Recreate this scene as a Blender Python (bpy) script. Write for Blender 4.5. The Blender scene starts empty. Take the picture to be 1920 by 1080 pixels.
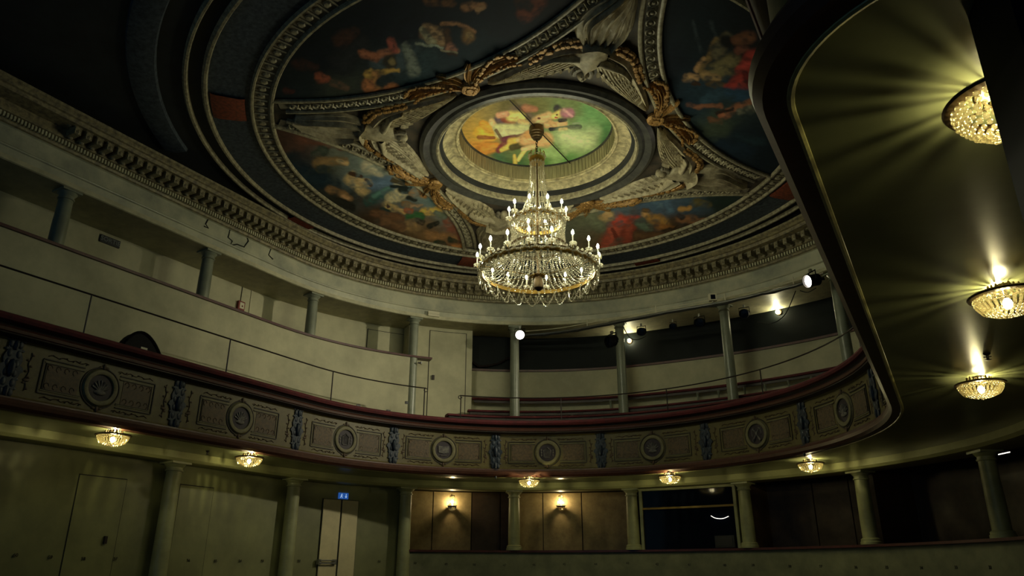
import bpy, math, random
import numpy as np
from mathutils import Matrix, Vector

# ---------------------------------------------------------------- camera, world, exposure
random.seed(7)
scene = bpy.context.scene
col = scene.collection
EYE = 1.15
F_PX, PITCH, YAW = 1400.0, math.radians(21.0), math.radians(29.5)
CAM = (4.75, -9.2, EYE)
cam_data = bpy.data.cameras.new('camera')
cam_data.sensor_width = 36.0
cam_data.lens = 36.0 * F_PX / 1920.0
cam_data.clip_start = 0.05
cam = bpy.data.objects.new('camera', cam_data)
cam.location = CAM
cam.rotation_euler = (math.radians(90) + PITCH, 0, YAW)
col.objects.link(cam)
scene.camera = cam

world = bpy.data.worlds.new('world')
scene.world = world
world.use_nodes = True
bg = world.node_tree.nodes['Background']
bg.inputs[0].default_value = (0.10, 0.24, 0.38, 1)  # dim blue fill added to tint the dark tones
bg.inputs[1].default_value = 0.6

vs = scene.view_settings
vs.view_transform = 'Standard'
vs.look = 'None'
vs.exposure = 0.0
vs.gamma = 1.0
vs.use_curve_mapping = False
scene.cycles.max_bounces = 6
scene.cycles.transparent_max_bounces = 16
scene.cycles.caustics_reflective = False
scene.cycles.caustics_refractive = False
scene.cycles.sample_clamp_indirect = 3.0

# strengths of the lamps the place has
K_CANDLE = 230.0      # chandelier bulbs
K_BOWL = 130.0        # bulb in each crystal bowl
P_BOWL = 8.5         # light spilling over the brim of a bowl (W)
K_SCONCE = 420.0
K_SPOT = 30.0

# ---------------------------------------------------------------- plan of the hall
# The hall is a U: a half circle round the origin, two straight arms towards the stage (-Y).
M_ARM = 0.0777   # metres of arm per unit of q beyond 0 / 180


def smooth(t):
    t = max(0.0, min(1.0, t))
    return t * t * (3 - 2 * t)


def P(q, R):
    """Point of the U at station q (degrees on the half circle) and radius R."""
    if R > 4.45:
        R = R + (R - 4.45) * 0.8 * smooth((95 - q) / 85)
    if q > 180:
        return (-R, -(q - 180) * M_ARM)
    if q < 0:
        y = q * M_ARM
        if y < -6.4 and R < 4.9:           # the balcony front turns away at its stage end
            l = (-6.4 - y) / 0.62
            rr = 0.62 - (R - 4.45)
            if l < math.pi / 2:
                return (5.07 - rr * math.cos(l), -6.4 - rr * math.sin(l))
            return (5.07 + (l - math.pi / 2) * 0.62, -6.4 - rr)
        return (R, y)
    a = math.radians(q)
    return (R * math.cos(a), R * math.sin(a))


def qarm(y):
    return 180 - y / M_ARM


def rotq(q):
    return math.radians(max(0, min(180, q)) - 90)


_c, _s, _cp, _sp = math.cos(YAW), math.sin(YAW), math.cos(PITCH), math.sin(PITCH)


def ray(u, v):
    X, U = u - 960, 540 - v
    Y, Z = F_PX * _cp - U * _sp, F_PX * _sp + U * _cp
    return (X * _c - Y * _s, X * _s + Y * _c, Z)


def at(u, v, z):
    d = ray(u, v)
    t = (z - EYE) / d[2]
    return (CAM[0] + d[0] * t, CAM[1] + d[1] * t)


def hit(u, v, R):
    """station and height where the line of sight through a photo pixel meets the wall of radius R"""
    d = ray(u, v)
    best = None
    prev = None
    k = -60
    while k <= 260:
        x, y = P(k, R)
        cr = (x - CAM[0]) * d[1] - (y - CAM[1]) * d[0]
        dt = (x - CAM[0]) * d[0] + (y - CAM[1]) * d[1]
        if prev is not None and cr * prev[1] <= 0 and dt > 0:
            f = prev[1] / (prev[1] - cr) if prev[1] != cr else 0
            q = prev[0] + (k - prev[0]) * f
            x, y = P(q, R)
            t = ((x - CAM[0]) * d[0] + (y - CAM[1]) * d[1]) / (d[0] ** 2 + d[1] ** 2)
            if best is None or t > best[2]:
                best = (q, EYE + d[2] * t, t)
        prev = (k, cr)
        k += 1
    return best[0], best[1]


def proj_np(x, y, z):
    dx, dy, dz = x - CAM[0], y - CAM[1], z - CAM[2]
    X = dx * _c + dy * _s
    Y = -dx * _s + dy * _c
    fw = np.maximum(Y * _cp + dz * _sp, 0.3)
    up = -Y * _sp + dz * _cp
    return 960 + F_PX * X / fw, 540 - F_PX * up / fw


# ---------------------------------------------------------------- materials
MATS = {}


def lin(c):
    return tuple(((v / 255.0 + 0.055) / 1.055) ** 2.4 if v > 10 else v / 255.0 / 12.92 for v in c)


def mat(name, rgb, rough=0.6, metal=0.0, noise=0.0, scale=6.0, rgb2=None, bump=0.0, detail=5.0, coat=0.0, ramp=(0.35, 0.65), stretch=None):
    m = bpy.data.materials.new(name)
    m.use_nodes = True
    nt = m.node_tree
    b = nt.nodes['Principled BSDF']
    b.inputs['Roughness'].default_value = rough
    b.inputs['Metallic'].default_value = metal
    b.inputs['Coat Weight'].default_value = coat
    b.inputs['Base Color'].default_value = (*rgb, 1)
    if rgb2 is not None or noise or bump:
        tc = nt.nodes.new('ShaderNodeTexCoord')
        nz = nt.nodes.new('ShaderNodeTexNoise')
        nz.inputs['Scale'].default_value = scale
        nz.inputs['Detail'].default_value = detail
        nz.inputs['Roughness'].default_value = 0.62
        if stretch:
            mp = nt.nodes.new('ShaderNodeMapping')
            mp.inputs['Scale'].default_value = stretch
            nt.links.new(tc.outputs['Object'], mp.inputs['Vector'])
            nt.links.new(mp.outputs['Vector'], nz.inputs['Vector'])
        else:
            nt.links.new(tc.outputs['Object'], nz.inputs['Vector'])
        r = nt.nodes.new('ShaderNodeValToRGB')
        c2 = rgb2 if rgb2 is not None else tuple(v * (1 - noise) for v in rgb)
        r.color_ramp.elements[0].position = ramp[0]
        r.color_ramp.elements[1].position = ramp[1]
        r.color_ramp.elements[0].color = (*c2, 1)
        r.color_ramp.elements[1].color = (*rgb, 1)
        nt.links.new(nz.outputs['Fac'], r.inputs['Fac'])
        nt.links.new(r.outputs['Color'], b.inputs['Base Color'])
        if bump:
            bp = nt.nodes.new('ShaderNodeBump')
            bp.inputs['Strength'].default_value = bump
            bp.inputs['Distance'].default_value = 0.01
            nt.links.new(nz.outputs['Fac'], bp.inputs['Height'])
            nt.links.new(bp.outputs['Normal'], b.inputs['Normal'])
    MATS[name] = m
    return m


def emit(name, rgb, k):
    m = bpy.data.materials.new(name)
    m.use_nodes = True
    nt = m.node_tree
    nt.nodes.remove(nt.nodes['Principled BSDF'])
    e = nt.nodes.new('ShaderNodeEmission')
    e.inputs[0].default_value = (*rgb, 1)
    e.inputs[1].default_value = k
    nt.links.new(e.outputs[0], nt.nodes['Material Output'].inputs[0])
    MATS[name] = m
    return m


def vcol(name, rough=0.75):
    m = bpy.data.materials.new(name)
    m.use_nodes = True
    nt = m.node_tree
    b = nt.nodes['Principled BSDF']
    b.inputs['Roughness'].default_value = rough
    b.inputs['Specular IOR Level'].default_value = 0.2
    a = nt.nodes.new('ShaderNodeVertexColor')
    a.layer_name = 'Col'
    nt.links.new(a.outputs['Color'], b.inputs['Base Color'])
    MATS[name] = m
    return m


def crystal(name, tint, clear=0.55, soft=0.55):
    m = bpy.data.materials.new(name)
    m.use_nodes = True
    nt = m.node_tree
    nt.nodes.remove(nt.nodes['Principled BSDF'])
    tr = nt.nodes.new('ShaderNodeBsdfTransparent')
    gl = nt.nodes.new('ShaderNodeBsdfGlossy')
    gl.inputs['Roughness'].default_value = 0.12
    gl.inputs['Color'].default_value = (*tint, 1)
    tl = nt.nodes.new('ShaderNodeBsdfTranslucent')
    tl.inputs['Color'].default_value = (*tint, 1)
    m1 = nt.nodes.new('ShaderNodeMixShader')
    m1.inputs[0].default_value = soft
    m2 = nt.nodes.new('ShaderNodeMixShader')
    m2.inputs[0].default_value = 1 - clear
    nt.links.new(gl.outputs[0], m1.inputs[1])
    nt.links.new(tl.outputs[0], m1.inputs[2])
    nt.links.new(tr.outputs[0], m2.inputs[1])
    nt.links.new(m1.outputs[0], m2.inputs[2])
    nt.links.new(m2.outputs[0], nt.nodes['Material Output'].inputs[0])
    MATS[name] = m
    return m


mat('cream', (0.51, 0.485, 0.31), 0.6, noise=0.28, scale=1.6, bump=0.05)
mat('olive_wall', (0.22, 0.225, 0.095), 0.5, noise=0.35, scale=1.3, bump=0.05)
mat('soffit_paint', (0.285, 0.305, 0.15), 0.28, noise=0.2, scale=2.0, bump=0.04)
mat('edge_paint', (0.40, 0.37, 0.15), 0.4, noise=0.3, scale=20)
mat('beam_paint', (0.42, 0.42, 0.19), 0.5, noise=0.2, scale=3)
mat('marble', (0.50, 0.49, 0.35), 0.45, rgb2=(0.27, 0.28, 0.22), scale=2.2, detail=9, ramp=(0.3, 0.6))
mat('architrave', (0.55, 0.52, 0.34), 0.55, noise=0.3, scale=5)
mat('cornice_gold', (0.330, 0.275, 0.143), 0.5, rgb2=(0.110, 0.088, 0.055), scale=14)
mat('cornice_dark', (0.07, 0.065, 0.05), 0.7, noise=0.4, scale=9)
mat('bracket_gold', (0.374, 0.319, 0.187), 0.5, rgb2=(0.110, 0.094, 0.055), scale=40)
mat('stucco', (0.5184, 0.4464, 0.2880), 0.6, rgb2=(0.2448, 0.2016, 0.1224), scale=9, bump=0.4)
mat('stucco_dark', (0.266, 0.231, 0.161), 0.6, rgb2=(0.098, 0.084, 0.063), scale=7, bump=0.3)
mat('gilt', (0.540, 0.300, 0.083), 0.45, 0.25, rgb2=(0.180, 0.090, 0.030), scale=38, bump=0.6)
mat('moulding', (0.459, 0.405, 0.257), 0.5, rgb2=(0.189, 0.162, 0.108), scale=16)
mat('ring_dark', (0.075, 0.075, 0.065), 0.35, rgb2=(0.03, 0.03, 0.03), scale=8)
mat('plaster_ring', (0.651, 0.558, 0.310), 0.6, rgb2=(0.232, 0.194, 0.109), scale=11, bump=0.3, detail=8)
mat('drum_wall', (0.432, 0.368, 0.200), 0.6, rgb2=(0.256, 0.216, 0.120), scale=7, stretch=(6, 6, 0.4))
mat('blue_band', (0.068, 0.090, 0.117), 0.6, rgb2=(0.020, 0.027, 0.041), scale=16, detail=8)
mat('ceiling_paint', (0.027, 0.030, 0.033), 0.7, noise=0.4, scale=3)
mat('spandrel', (0.085, 0.065, 0.045), 0.7, rgb2=(0.02, 0.018, 0.016), scale=4, detail=8)
mat('red_plaque', (0.30, 0.06, 0.025), 0.6, rgb2=(0.12, 0.03, 0.02), scale=22)
mat('fascia_gold', (0.1280, 0.1056, 0.0288), 0.5, rgb2=(0.0896, 0.0704, 0.0205), scale=10)
mat('fascia_field', (0.1140, 0.0750, 0.0360), 0.6, rgb2=(0.0720, 0.0510, 0.0270), scale=26, detail=3, ramp=(0.45, 0.55))
mat('fascia_line', (0.025, 0.02, 0.014), 0.6)
mat('fascia_pale', (0.1785, 0.1615, 0.0765), 0.6, noise=0.3, scale=20)
mat('fascia_scroll', (0.075, 0.042, 0.018), 0.6, noise=0.4, scale=30)
mat('medallion_dark', (0.028, 0.018, 0.028), 0.6, noise=0.4, scale=12)
mat('medallion_motif', (0.20, 0.19, 0.16), 0.6, rgb2=(0.06, 0.055, 0.06), scale=22)
mat('blue_relief', (0.0176, 0.0336, 0.0560), 0.5, rgb2=(0.0064, 0.0112, 0.0224), scale=26)
mat('red_velvet', (0.110, 0.0100, 0.0150), 0.8, noise=0.4, scale=8)
mat('red_wood', (0.085, 0.022, 0.022), 0.4, noise=0.3, scale=12)
mat('brown_mould', (0.0800, 0.0275, 0.0160), 0.45, noise=0.3, scale=12)
mat('iron', (0.022, 0.015, 0.014), 0.45, 0.3)
mat('grey_column', (0.25, 0.27, 0.20), 0.35, noise=0.25, scale=4)
mat('olive_column', (0.34, 0.35, 0.175), 0.45, noise=0.3, scale=3)
mat('black_paint', (0.006, 0.006, 0.007), 0.6)
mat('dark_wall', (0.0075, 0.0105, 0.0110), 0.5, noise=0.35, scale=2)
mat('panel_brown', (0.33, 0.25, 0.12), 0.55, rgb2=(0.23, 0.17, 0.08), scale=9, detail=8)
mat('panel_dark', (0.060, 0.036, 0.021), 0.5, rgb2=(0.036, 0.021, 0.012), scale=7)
mat('door_cream', (0.62, 0.54, 0.30), 0.5, noise=0.15, scale=4)
mat('low_wall', (0.216, 0.225, 0.126), 0.6, noise=0.3, scale=4)
mat('gap', (0.012, 0.012, 0.010), 0.8)
mat('floor_wood', (0.05, 0.03, 0.02), 0.5, noise=0.4, scale=5, stretch=(1, 12, 1))
mat('brass', (0.42, 0.27, 0.07), 0.3, 0.9)
mat('bronze', (0.10, 0.065, 0.03), 0.4, 0.7)
mat('steel', (0.30, 0.30, 0.27), 0.35, 0.8)
mat('white_plastic', (0.62, 0.58, 0.42), 0.5)
mat('dark_plastic', (0.02, 0.02, 0.022), 0.4)
mat('candle_sleeve', (0.75, 0.70, 0.55), 0.5)
mat('red_plastic', (0.20, 0.02, 0.015), 0.4)
mat('glass_dark', (0.004, 0.006, 0.012), 0.08)
mat('yellow_wood', (0.30, 0.20, 0.03), 0.5)
mat('sign_dark', (0.012, 0.014, 0.016), 0.5)
mat('sign_letter', (0.16, 0.18, 0.18), 0.5)
crystal('crystal_chand', (1.0, 0.95, 0.78), 0.25)
crystal('crystal_bowl', (0.72, 0.62, 0.36), 0.45, 0.22)
vcol('painting')
for n_, k_ in (('dark_wall', 0.12), ('glass_dark', 0.1), ('black_paint', 0.1)):
    MATS[n_].node_tree.nodes['Principled BSDF'].inputs['Specular IOR Level'].default_value = k_
emit('bulb_candle', (0.96, 0.95, 0.62), K_CANDLE)
emit('bulb_bowl', (1.0, 0.86, 0.46), K_BOWL)
emit('bulb_sconce', (1.0, 0.78, 0.40), K_SCONCE)
emit('spot_lens', (1.0, 0.90, 0.72), K_SPOT)
emit('wall_lamp', (1.0, 0.92, 0.55), 170.0)
emit('sign_blue', (0.02, 0.09, 0.34), 0.8)
emit('sign_white', (0.45, 0.65, 0.95), 0.8)
emit('glint_white', (1.0, 0.95, 0.80), 2.0)  # glow for the painted reflection and sign glint


# ---------------------------------------------------------------- mesh helpers
class MB:
    def __init__(self):
        self.v, self.f = [], []

    def add(self, v, f):
        o = len(self.v)
        self.v += [tuple(p) for p in v]
        self.f += [tuple(i + o for i in q) for q in f]
        return self

    def box(self, x0, x1, y0, y1, z0, z1):
        v = [(x, y, z) for z in (z0, z1) for y in (y0, y1) for x in (x0, x1)]
        return self.add(v, [(0, 2, 3, 1), (4, 5, 7, 6), (0, 1, 5, 4), (2, 6, 7, 3), (0, 4, 6, 2), (1, 3, 7, 5)])

    def lathe(self, prof, n=24, c=(0, 0, 0), cap=True, axis='z'):
        v, f = [], []
        for r, z in prof:
            for k in range(n):
                a = 2 * math.pi * k / n
                p = (r * math.cos(a), r * math.sin(a), z)
                if axis == 'y':
                    p = (p[0], p[2], p[1])
                v.append((c[0] + p[0], c[1] + p[1], c[2] + p[2]))
        m = len(prof)
        for i in range(m - 1):
            for k in range(n):
                k2 = (k + 1) % n
                f.append((i * n + k, i * n + k2, (i + 1) * n + k2, (i + 1) * n + k))
        if cap:
            f.append(tuple(range(n - 1, -1, -1)))
            f.append(tuple((m - 1) * n + k for k in range(n)))
        return self.add(v, f)

    def tube(self, pts, r, n=6, closed=False, rs=None):
        pts = [Vector(p) for p in pts]
        N = len(pts)
        v, f = [], []
        for i, p in enumerate(pts):
            a = pts[(i - 1) % N] if closed or i > 0 else p
            b = pts[(i + 1) % N] if closed or i < N - 1 else p
            d = (b - a).normalized()
            up = Vector((0, 0, 1)) if abs(d.z) < 0.95 else Vector((1, 0, 0))
            x = d.cross(up).normalized()
            y = x.cross(d)
            rr = rs[i] if rs else r
            for k in range(n):
                t = 2 * math.pi * k / n
                v.append(p + x * rr * math.cos(t) + y * rr * math.sin(t))
        for i in range(N if closed else N - 1):
            j = (i + 1) % N
            for k in range(n):
                k2 = (k + 1) % n
                f.append((i * n + k, i * n + k2, j * n + k2, j * n + k))
        if not closed:
            f.append(tuple(range(n - 1, -1, -1)))
            f.append(tuple((N - 1) * n + k for k in range(n)))
        return self.add(v, f)

    def ball(self, c, r, n=6, m=4, sx=1, sy=1, sz=1):
        v = [(c[0], c[1], c[2] - r * sz)]
        for i in range(1, m):
            t = math.pi * i / m
            for k in range(n):
                a = 2 * math.pi * k / n
                v.append((c[0] + r * sx * math.sin(t) * math.cos(a), c[1] + r * sy * math.sin(t) * math.sin(a), c[2] - r * sz * math.cos(t)))
        v.append((c[0], c[1], c[2] + r * sz))
        f = [(0, 1 + (k + 1) % n, 1 + k) for k in range(n)]
        for i in range(m - 2):
            for k in range(n):
                a, b = 1 + i * n + k, 1 + i * n + (k + 1) % n
                f.append((a, b, b + n, a + n))
        L = len(v) - 1
        o = 1 + (m - 2) * n
        f += [(o + k, o + (k + 1) % n, L) for k in range(n)]
        return self.add(v, f)

    def sweep(self, prof, qs, closed=True, caps=True):
        """profile of (R, z) pairs swept along the U through the stations qs"""
        v, f = [], []
        m = len(prof)
        for q in qs:
            for R, z in prof:
                x, y = P(q, R)
                v.append((x, y, z))
        mm = m if closed else m - 1
        for i in range(len(qs) - 1):
            for k in range(mm):
                k2 = (k + 1) % m
                f.append((i * m + k, i * m + k2, (i + 1) * m + k2, (i + 1) * m + k))
        if closed and caps:
            f.append(tuple(range(m - 1, -1, -1)))
            f.append(tuple((len(qs) - 1) * m + k for k in range(m)))
        return self.add(v, f)

    def ubox(self, q0, q1, R0, R1, z0, z1, step=3.0):
        n = max(2, int(abs(q1 - q0) / step) + 1)
        return self.sweep([(R0, z0), (R1, z0), (R1, z1), (R0, z1)], [q0 + (q1 - q0) * i / (n - 1) for i in range(n)])

    def rev(self, prof, n=96, a0=0.0, a1=360.0, closedprof=False):
        """profile of (r, z) revolved round the hall's axis"""
        full = abs(a1 - a0 - 360) < 1e-6
        N = n if full else n + 1
        v, f = [], []
        m = len(prof)
        for i in range(N):
            a = math.radians(a0 + (a1 - a0) * i / n)
            for r, z in prof:
                v.append((r * math.cos(a), r * math.sin(a), z))
        mm = m if closedprof else m - 1
        for i in range(n):
            j = (i + 1) % N
            for k in range(mm):
                k2 = (k + 1) % m
                f.append((i * m + k, i * m + k2, j * m + k2, j * m + k))
        return self.add(v, f)

    def prism(self, pts, y0, y1):
        """outline in local x, z given a depth from y0 to y1"""
        n = len(pts)
        v = [(x, y0, z) for x, z in pts] + [(x, y1, z) for x, z in pts]
        f = [tuple(range(n)), tuple(range(2 * n - 1, n - 1, -1))]
        f += [(k, k + n, (k + 1) % n + n, (k + 1) % n) for k in range(n)]
        return self.add(v, f)

    def mesh(self, name, m, smooth=35):
        me = bpy.data.meshes.new(name)
        me.from_pydata(self.v, [], self.f)
        me.materials.append(MATS[m])
        if smooth:
            me.polygons.foreach_set('use_smooth', [True] * len(me.polygons))
            me.set_sharp_from_angle(angle=math.radians(smooth))
        me.update()
        return me

    def build(self, name, m, parent=None, local=True, smooth=35):
        return link(name, self.mesh(name, m, smooth), parent, local)


def link(name, me, parent=None, local=True, loc=None, rotz=0.0):
    o = bpy.data.objects.new(name, me)
    col.objects.link(o)
    if loc is not None:
        o.location = loc
    o.rotation_euler = (0, 0, rotz)
    if parent is not None:
        o.parent = parent
        if not local:
            pm = Matrix.Translation(parent.location) @ Matrix.Rotation(parent.rotation_euler.z, 4, 'Z')
            if parent.parent is not None:
                raise ValueError('world children only below a top-level thing')
            o.matrix_parent_inverse = pm.inverted()
    return o


def tag(o, label=None, cat=None, group=None, kind=None):
    if label:
        o['label'] = label
    if cat:
        o['category'] = cat
    if group:
        o['group'] = group
    if kind:
        o['kind'] = kind
    return o


def thing(name, label, cat, loc=(0, 0, 0), rotz=0.0, group=None, kind=None):
    o = bpy.data.objects.new(name, None)
    o.empty_display_size = 0.1
    col.objects.link(o)
    o.location = loc
    o.rotation_euler = (0, 0, rotz)
    return tag(o, label, cat, group, kind)


def struct(o, label=None):
    o['kind'] = 'structure'
    if label:
        o['label'] = label
    return o


def at_q(q, R, z):
    x, y = P(q, R)
    return (x, y, z)


def qrange(a, b, step=2.5):
    n = max(2, int(abs(b - a) / step) + 1)
    out = [a + (b - a) * i / (n - 1) for i in range(n)]
    return out


def copy_tree(o, parent=None):
    c = o.copy()
    col.objects.link(c)
    if parent is not None:
        c.parent = parent
    for ch in list(o.children):
        copy_tree(ch, c)
    return c


QL, QR = 180 + 3.9 / M_ARM * 2.0, -7.0 / M_ARM     # stage ends of the left and right arms (y = -7.8 and -7.0)
Q_ALL = qrange(QR, 0, 6)[:-1] + qrange(0, 180, 2.5) + qrange(180, QL, 6)[1:]

# ================================================================ THE SETTING
struct(MB().box(-8.2, 8.6, -13.2, 8.2, -0.12, 0.0).build('floor', 'floor_wood', smooth=0), 'dark wooden floor of the stalls')
Z_C = 7.45      # level of the painted ceiling
Z_S = 2.90      # soffit under the balcony
Z_G = 3.25      # gallery floor

# outer shell that closes the hall behind both tiers
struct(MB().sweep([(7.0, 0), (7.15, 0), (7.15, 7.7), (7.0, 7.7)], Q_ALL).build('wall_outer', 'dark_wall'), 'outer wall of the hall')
mb = MB()
mb.box(-8.2, -4.2, -13.2, -12.9, 0, 7.7).box(4.2, 8.6, -13.2, -12.9, 0, 7.7).box(-4.2, 4.2, -13.2, -12.9, 5.8, 7.7)
struct(mb.build('wall_stage', 'dark_wall', smooth=0), 'dark proscenium wall with stage opening')
struct(MB().box(-8.2, -7.0, -12.9, -7.8, 0, 7.7).build('wall_left', 'dark_wall', smooth=0), 'dark side wall beside the stage')
struct(MB().box(8.0, 8.6, -12.9, -7.0, 0, 7.7).build('wall_right', 'dark_wall', smooth=0), 'dark side wall beside the stage')

# ceiling sheet with the round opening of the oculus
mb = MB()
v, f = [], []
N = 144
for k in range(N):
    a = math.radians(k * 360 / N)
    cx, sy = math.cos(a), math.sin(a)
    if sy >= 0:
        ro = 7.05 + (1.0 if cx > 0 else 0) * (1 - sy)
    else:
        ro = min((8.05 if cx > 0 else 7.05) / max(abs(cx), 1e-6), 13.0 / max(-sy, 1e-6))
    v += [(1.5 * cx, 1.5 * sy, Z_C + 0.02), (ro * cx, ro * sy, Z_C + 0.02), (ro * cx, ro * sy, Z_C + 0.14), (1.5 * cx, 1.5 * sy, Z_C + 0.14)]
for k in range(N):
    j = (k + 1) % N
    for i in range(4):
        f.append((k * 4 + i, k * 4 + (i + 1) % 4, j * 4 + (i + 1) % 4, j * 4 + i))
ceiling = mb.add(v, f).build('ceiling', 'ceiling_paint')
struct(ceiling, 'dark painted ceiling above the hall')

# concentric ceiling bands and mouldings
struct(MB().rev([(4.34, Z_C + .01), (4.34, Z_C - .005), (4.94, Z_C - .005), (4.94, Z_C + .01)], 120).build('trim_1', 'blue_band', smooth=20), 'mottled dark blue ring on the ceiling')


def torus_ring(name, R, w, h, m, label, a0=0.0, a1=360.0):
    pr = [(R - w, Z_C + .02), (R - w, Z_C - h * .4), (R - w * .6, Z_C - h), (R + w * .2, Z_C - h), (R + w * .5, Z_C - h * .5), (R + w, Z_C - h * .3), (R + w, Z_C + .02)]
    return struct(MB().rev(pr, 144, a0, a1).build(name, m, smooth=25), label)


torus_ring('trim_2', 4.06, .035, .05, 'moulding', 'inner bead of the carved ceiling ring')
torus_ring('trim_3', 4.33, .030, .05, 'moulding', 'outer bead of the carved ceiling ring')
torus_ring('trim_4', 4.95, .040, .06, 'moulding', 'bead round the blue ceiling ring')
torus_ring('trim_5', 5.20, .035, .05, 'moulding', 'outermost bead of the round ceiling')
struct(MB().rev([(5.55, Z_C + .02), (5.57, Z_C - .03), (5.72, Z_C - .05), (5.9, Z_C - .02), (5.92, Z_C + .02)], 60, -150, -30).build('trim_6', 'blue_band'), 'dark arched band towards the stage')
# carved band between trim_2 and trim_3
carved = struct(MB().rev([(4.08, Z_C + .01), (4.08, Z_C - .008), (4.32, Z_C - .008), (4.32, Z_C + .01)], 120).build('trim_7', 'stucco_dark', smooth=20), 'carved ring round the four ceiling paintings')
mb = MB()
NL = 150
for k in range(NL):
    a = 2 * math.pi * k / NL
    ca, sa = math.cos(a), math.sin(a)
    r = 4.2
    mb.ball((r * ca, r * sa, Z_C - .012), .055, 6, 4, 1, 1, .45)
    a2 = a + math.pi / NL
    mb.tube([((r - .09) * math.cos(a2), (r - .09) * math.sin(a2), Z_C - .02), ((r + .09) * math.cos(a2), (r + .09) * math.sin(a2), Z_C - .02)], .014, 4)
tag(mb.build('carving', 'moulding', carved), kind='stuff')
# red plaques on the blue ring
blue = bpy.data.objects['trim_1']
for k in range(4):
    a = 45 + 90 * k
    MB().rev([(4.42, Z_C), (4.42, Z_C - .03), (4.50, Z_C - .045), (4.80, Z_C - .045), (4.88, Z_C - .03), (4.88, Z_C)], 8, a - 3.6, a + 3.6).build('plaque', 'red_plaque', blue, smooth=20)
for k in range(4):
    a = 90 * k
    MB().rev([(5.0, Z_C), (5.0, Z_C - .05), (5.15, Z_C - .05), (5.15, Z_C)], 8, a - 3, a + 3).build('plaque', 'red_plaque', blue, smooth=20)

# ---------------------------------------------------------------- oculus in the ceiling
oc = thing('oculus', 'round stepped oculus with ribbed drum in the middle of the ceiling', 'oculus', (0, 0, Z_C), kind='structure')
MB().rev([(1.86, Z_C + .02), (1.86, Z_C - .05), (1.80, Z_C - .09), (1.74, Z_C - .06), (1.70, Z_C - .045), (1.66, Z_C - .07), (1.60, Z_C - .075)], 120).build('outer_ring', 'ring_dark', oc, False, 25)
MB().rev([(1.60, Z_C - .075), (1.575, Z_C - .085), (1.555, Z_C - .07), (1.55, Z_C - .02), (1.55, Z_C + .03)], 120).build('bead', 'moulding', oc, False)
MB().rev([(1.55, Z_C + .03), (1.50, Z_C + .10), (1.42, Z_C + .15), (1.34, Z_C + .165), (1.31, Z_C + .16)], 120).build('cove', 'plaster_ring', oc, False)
MB().rev([(1.31, Z_C + .16), (1.285, Z_C + .145), (1.265, Z_C + .16), (1.265, Z_C + .185), (1.245, Z_C + .19)], 120).build('step', 'plaster_ring', oc, False)
MB().rev([(1.245, Z_C + .19), (1.24, Z_C + .455)], 120).build('drum', 'drum_wall', oc, False)
MB().rev([(1.245, Z_C + .44), (1.215, Z_C + .44), (1.21, Z_C + .46), (1.245, Z_C + .47)], 120).build('drum_bead', 'ring_dark', oc, False)
mb = MB()
for k in range(110):
    a = 2 * math.pi * k / 110
    r = 1.238
    mb.tube([(r * math.cos(a), r * math.sin(a), Z_C + .2), (r * math.cos(a), r * math.sin(a), Z_C + .44)], .008, 4)
tag(mb.build('flutes', 'drum_wall', oc, False), kind='stuff')

# ================================================================ PAINTINGS
_rng = np.random.RandomState(3)
_LAT = _rng.rand(64, 64)


def vnoise(x, y):
    xi, yi = np.floor(x).astype(int), np.floor(y).astype(int)
    fx, fy = x - xi, y - yi
    fx, fy = fx * fx * (3 - 2 * fx), fy * fy * (3 - 2 * fy)
    g = lambda i, j: _LAT[i % 64, j % 64]
    return (g(xi, yi) * (1 - fx) + g(xi + 1, yi) * fx) * (1 - fy) + (g(xi, yi + 1) * (1 - fx) + g(xi + 1, yi + 1) * fx) * fy


def fbm(x, y):
    return vnoise(x, y) * .55 + vnoise(x * 2.1 + 9, y * 2.1 + 4) * .3 + vnoise(x * 4.3 + 2, y * 4.3 + 7) * .15


def paint(u, v, anchors, strokes, warp=5.0, gain=1.0, power=3.0, veil=1.0, sat=0.85):
    """an oil painting: a ground blended from anchor colours, brush strokes laid over it"""
    uu = u + (fbm(u / 17, v / 17) - .5) * 2 * warp
    vv = v + (fbm(u / 17 + 31, v / 17 + 12) - .5) * 2 * warp
    num = np.zeros((len(u), 3))
    den = np.zeros(len(u))
    u2 = u + (fbm(u / 40, v / 40) - .5) * 50
    v2 = v + (fbm(u / 40 + 7, v / 40 + 3) - .5) * 50
    for x, y, c in anchors:
        w = 1 / (((u2 - x) ** 2 + (v2 - y) ** 2) + 60) ** (power / 2)
        num += w[:, None] * np.array(lin(c))
        den += w
    colr = num / den[:, None]
    for s in strokes:
        x0, y0, x1, y1, r0, r1, c = s[:7]
        soft = s[7] if len(s) > 7 else 0.35
        dx, dy = x1 - x0, y1 - y0
        L = max(dx * dx + dy * dy, 1e-6)
        t = np.clip(((uu - x0) * dx + (vv - y0) * dy) / L, 0, 1)
        d = np.hypot(uu - x0 - t * dx, vv - y0 - t * dy) / (r0 + (r1 - r0) * t)
        a = np.clip((1 + soft - d) / (2 * soft), 0, 1)
        a = a * a * (3 - 2 * a)
        # light and dark of the painted form itself
        sh = 0.80 + 0.35 * np.clip(1 - d, 0, 1) + 0.20 * (fbm(uu / 5, vv / 5) - .5)
        colr = colr * (1 - a[:, None]) + a[:, None] * np.array(lin(c)) * sh[:, None]
    ground = num / den[:, None]
    k = np.clip((fbm(uu / 11 + 5, vv / 8 + 1) - .42) * 2.2, 0, .75) * veil
    colr = colr * (1 - k[:, None]) + ground * k[:, None]
    grey = colr.mean(1, keepdims=True)
    colr = grey + (colr - grey) * sat
    br = 0.72 + 0.56 * fbm(uu / 8, vv / 3.0)
    colr = np.clip(colr * br[:, None] * gain, 0.0015, 0.9)
    return colr


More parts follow.
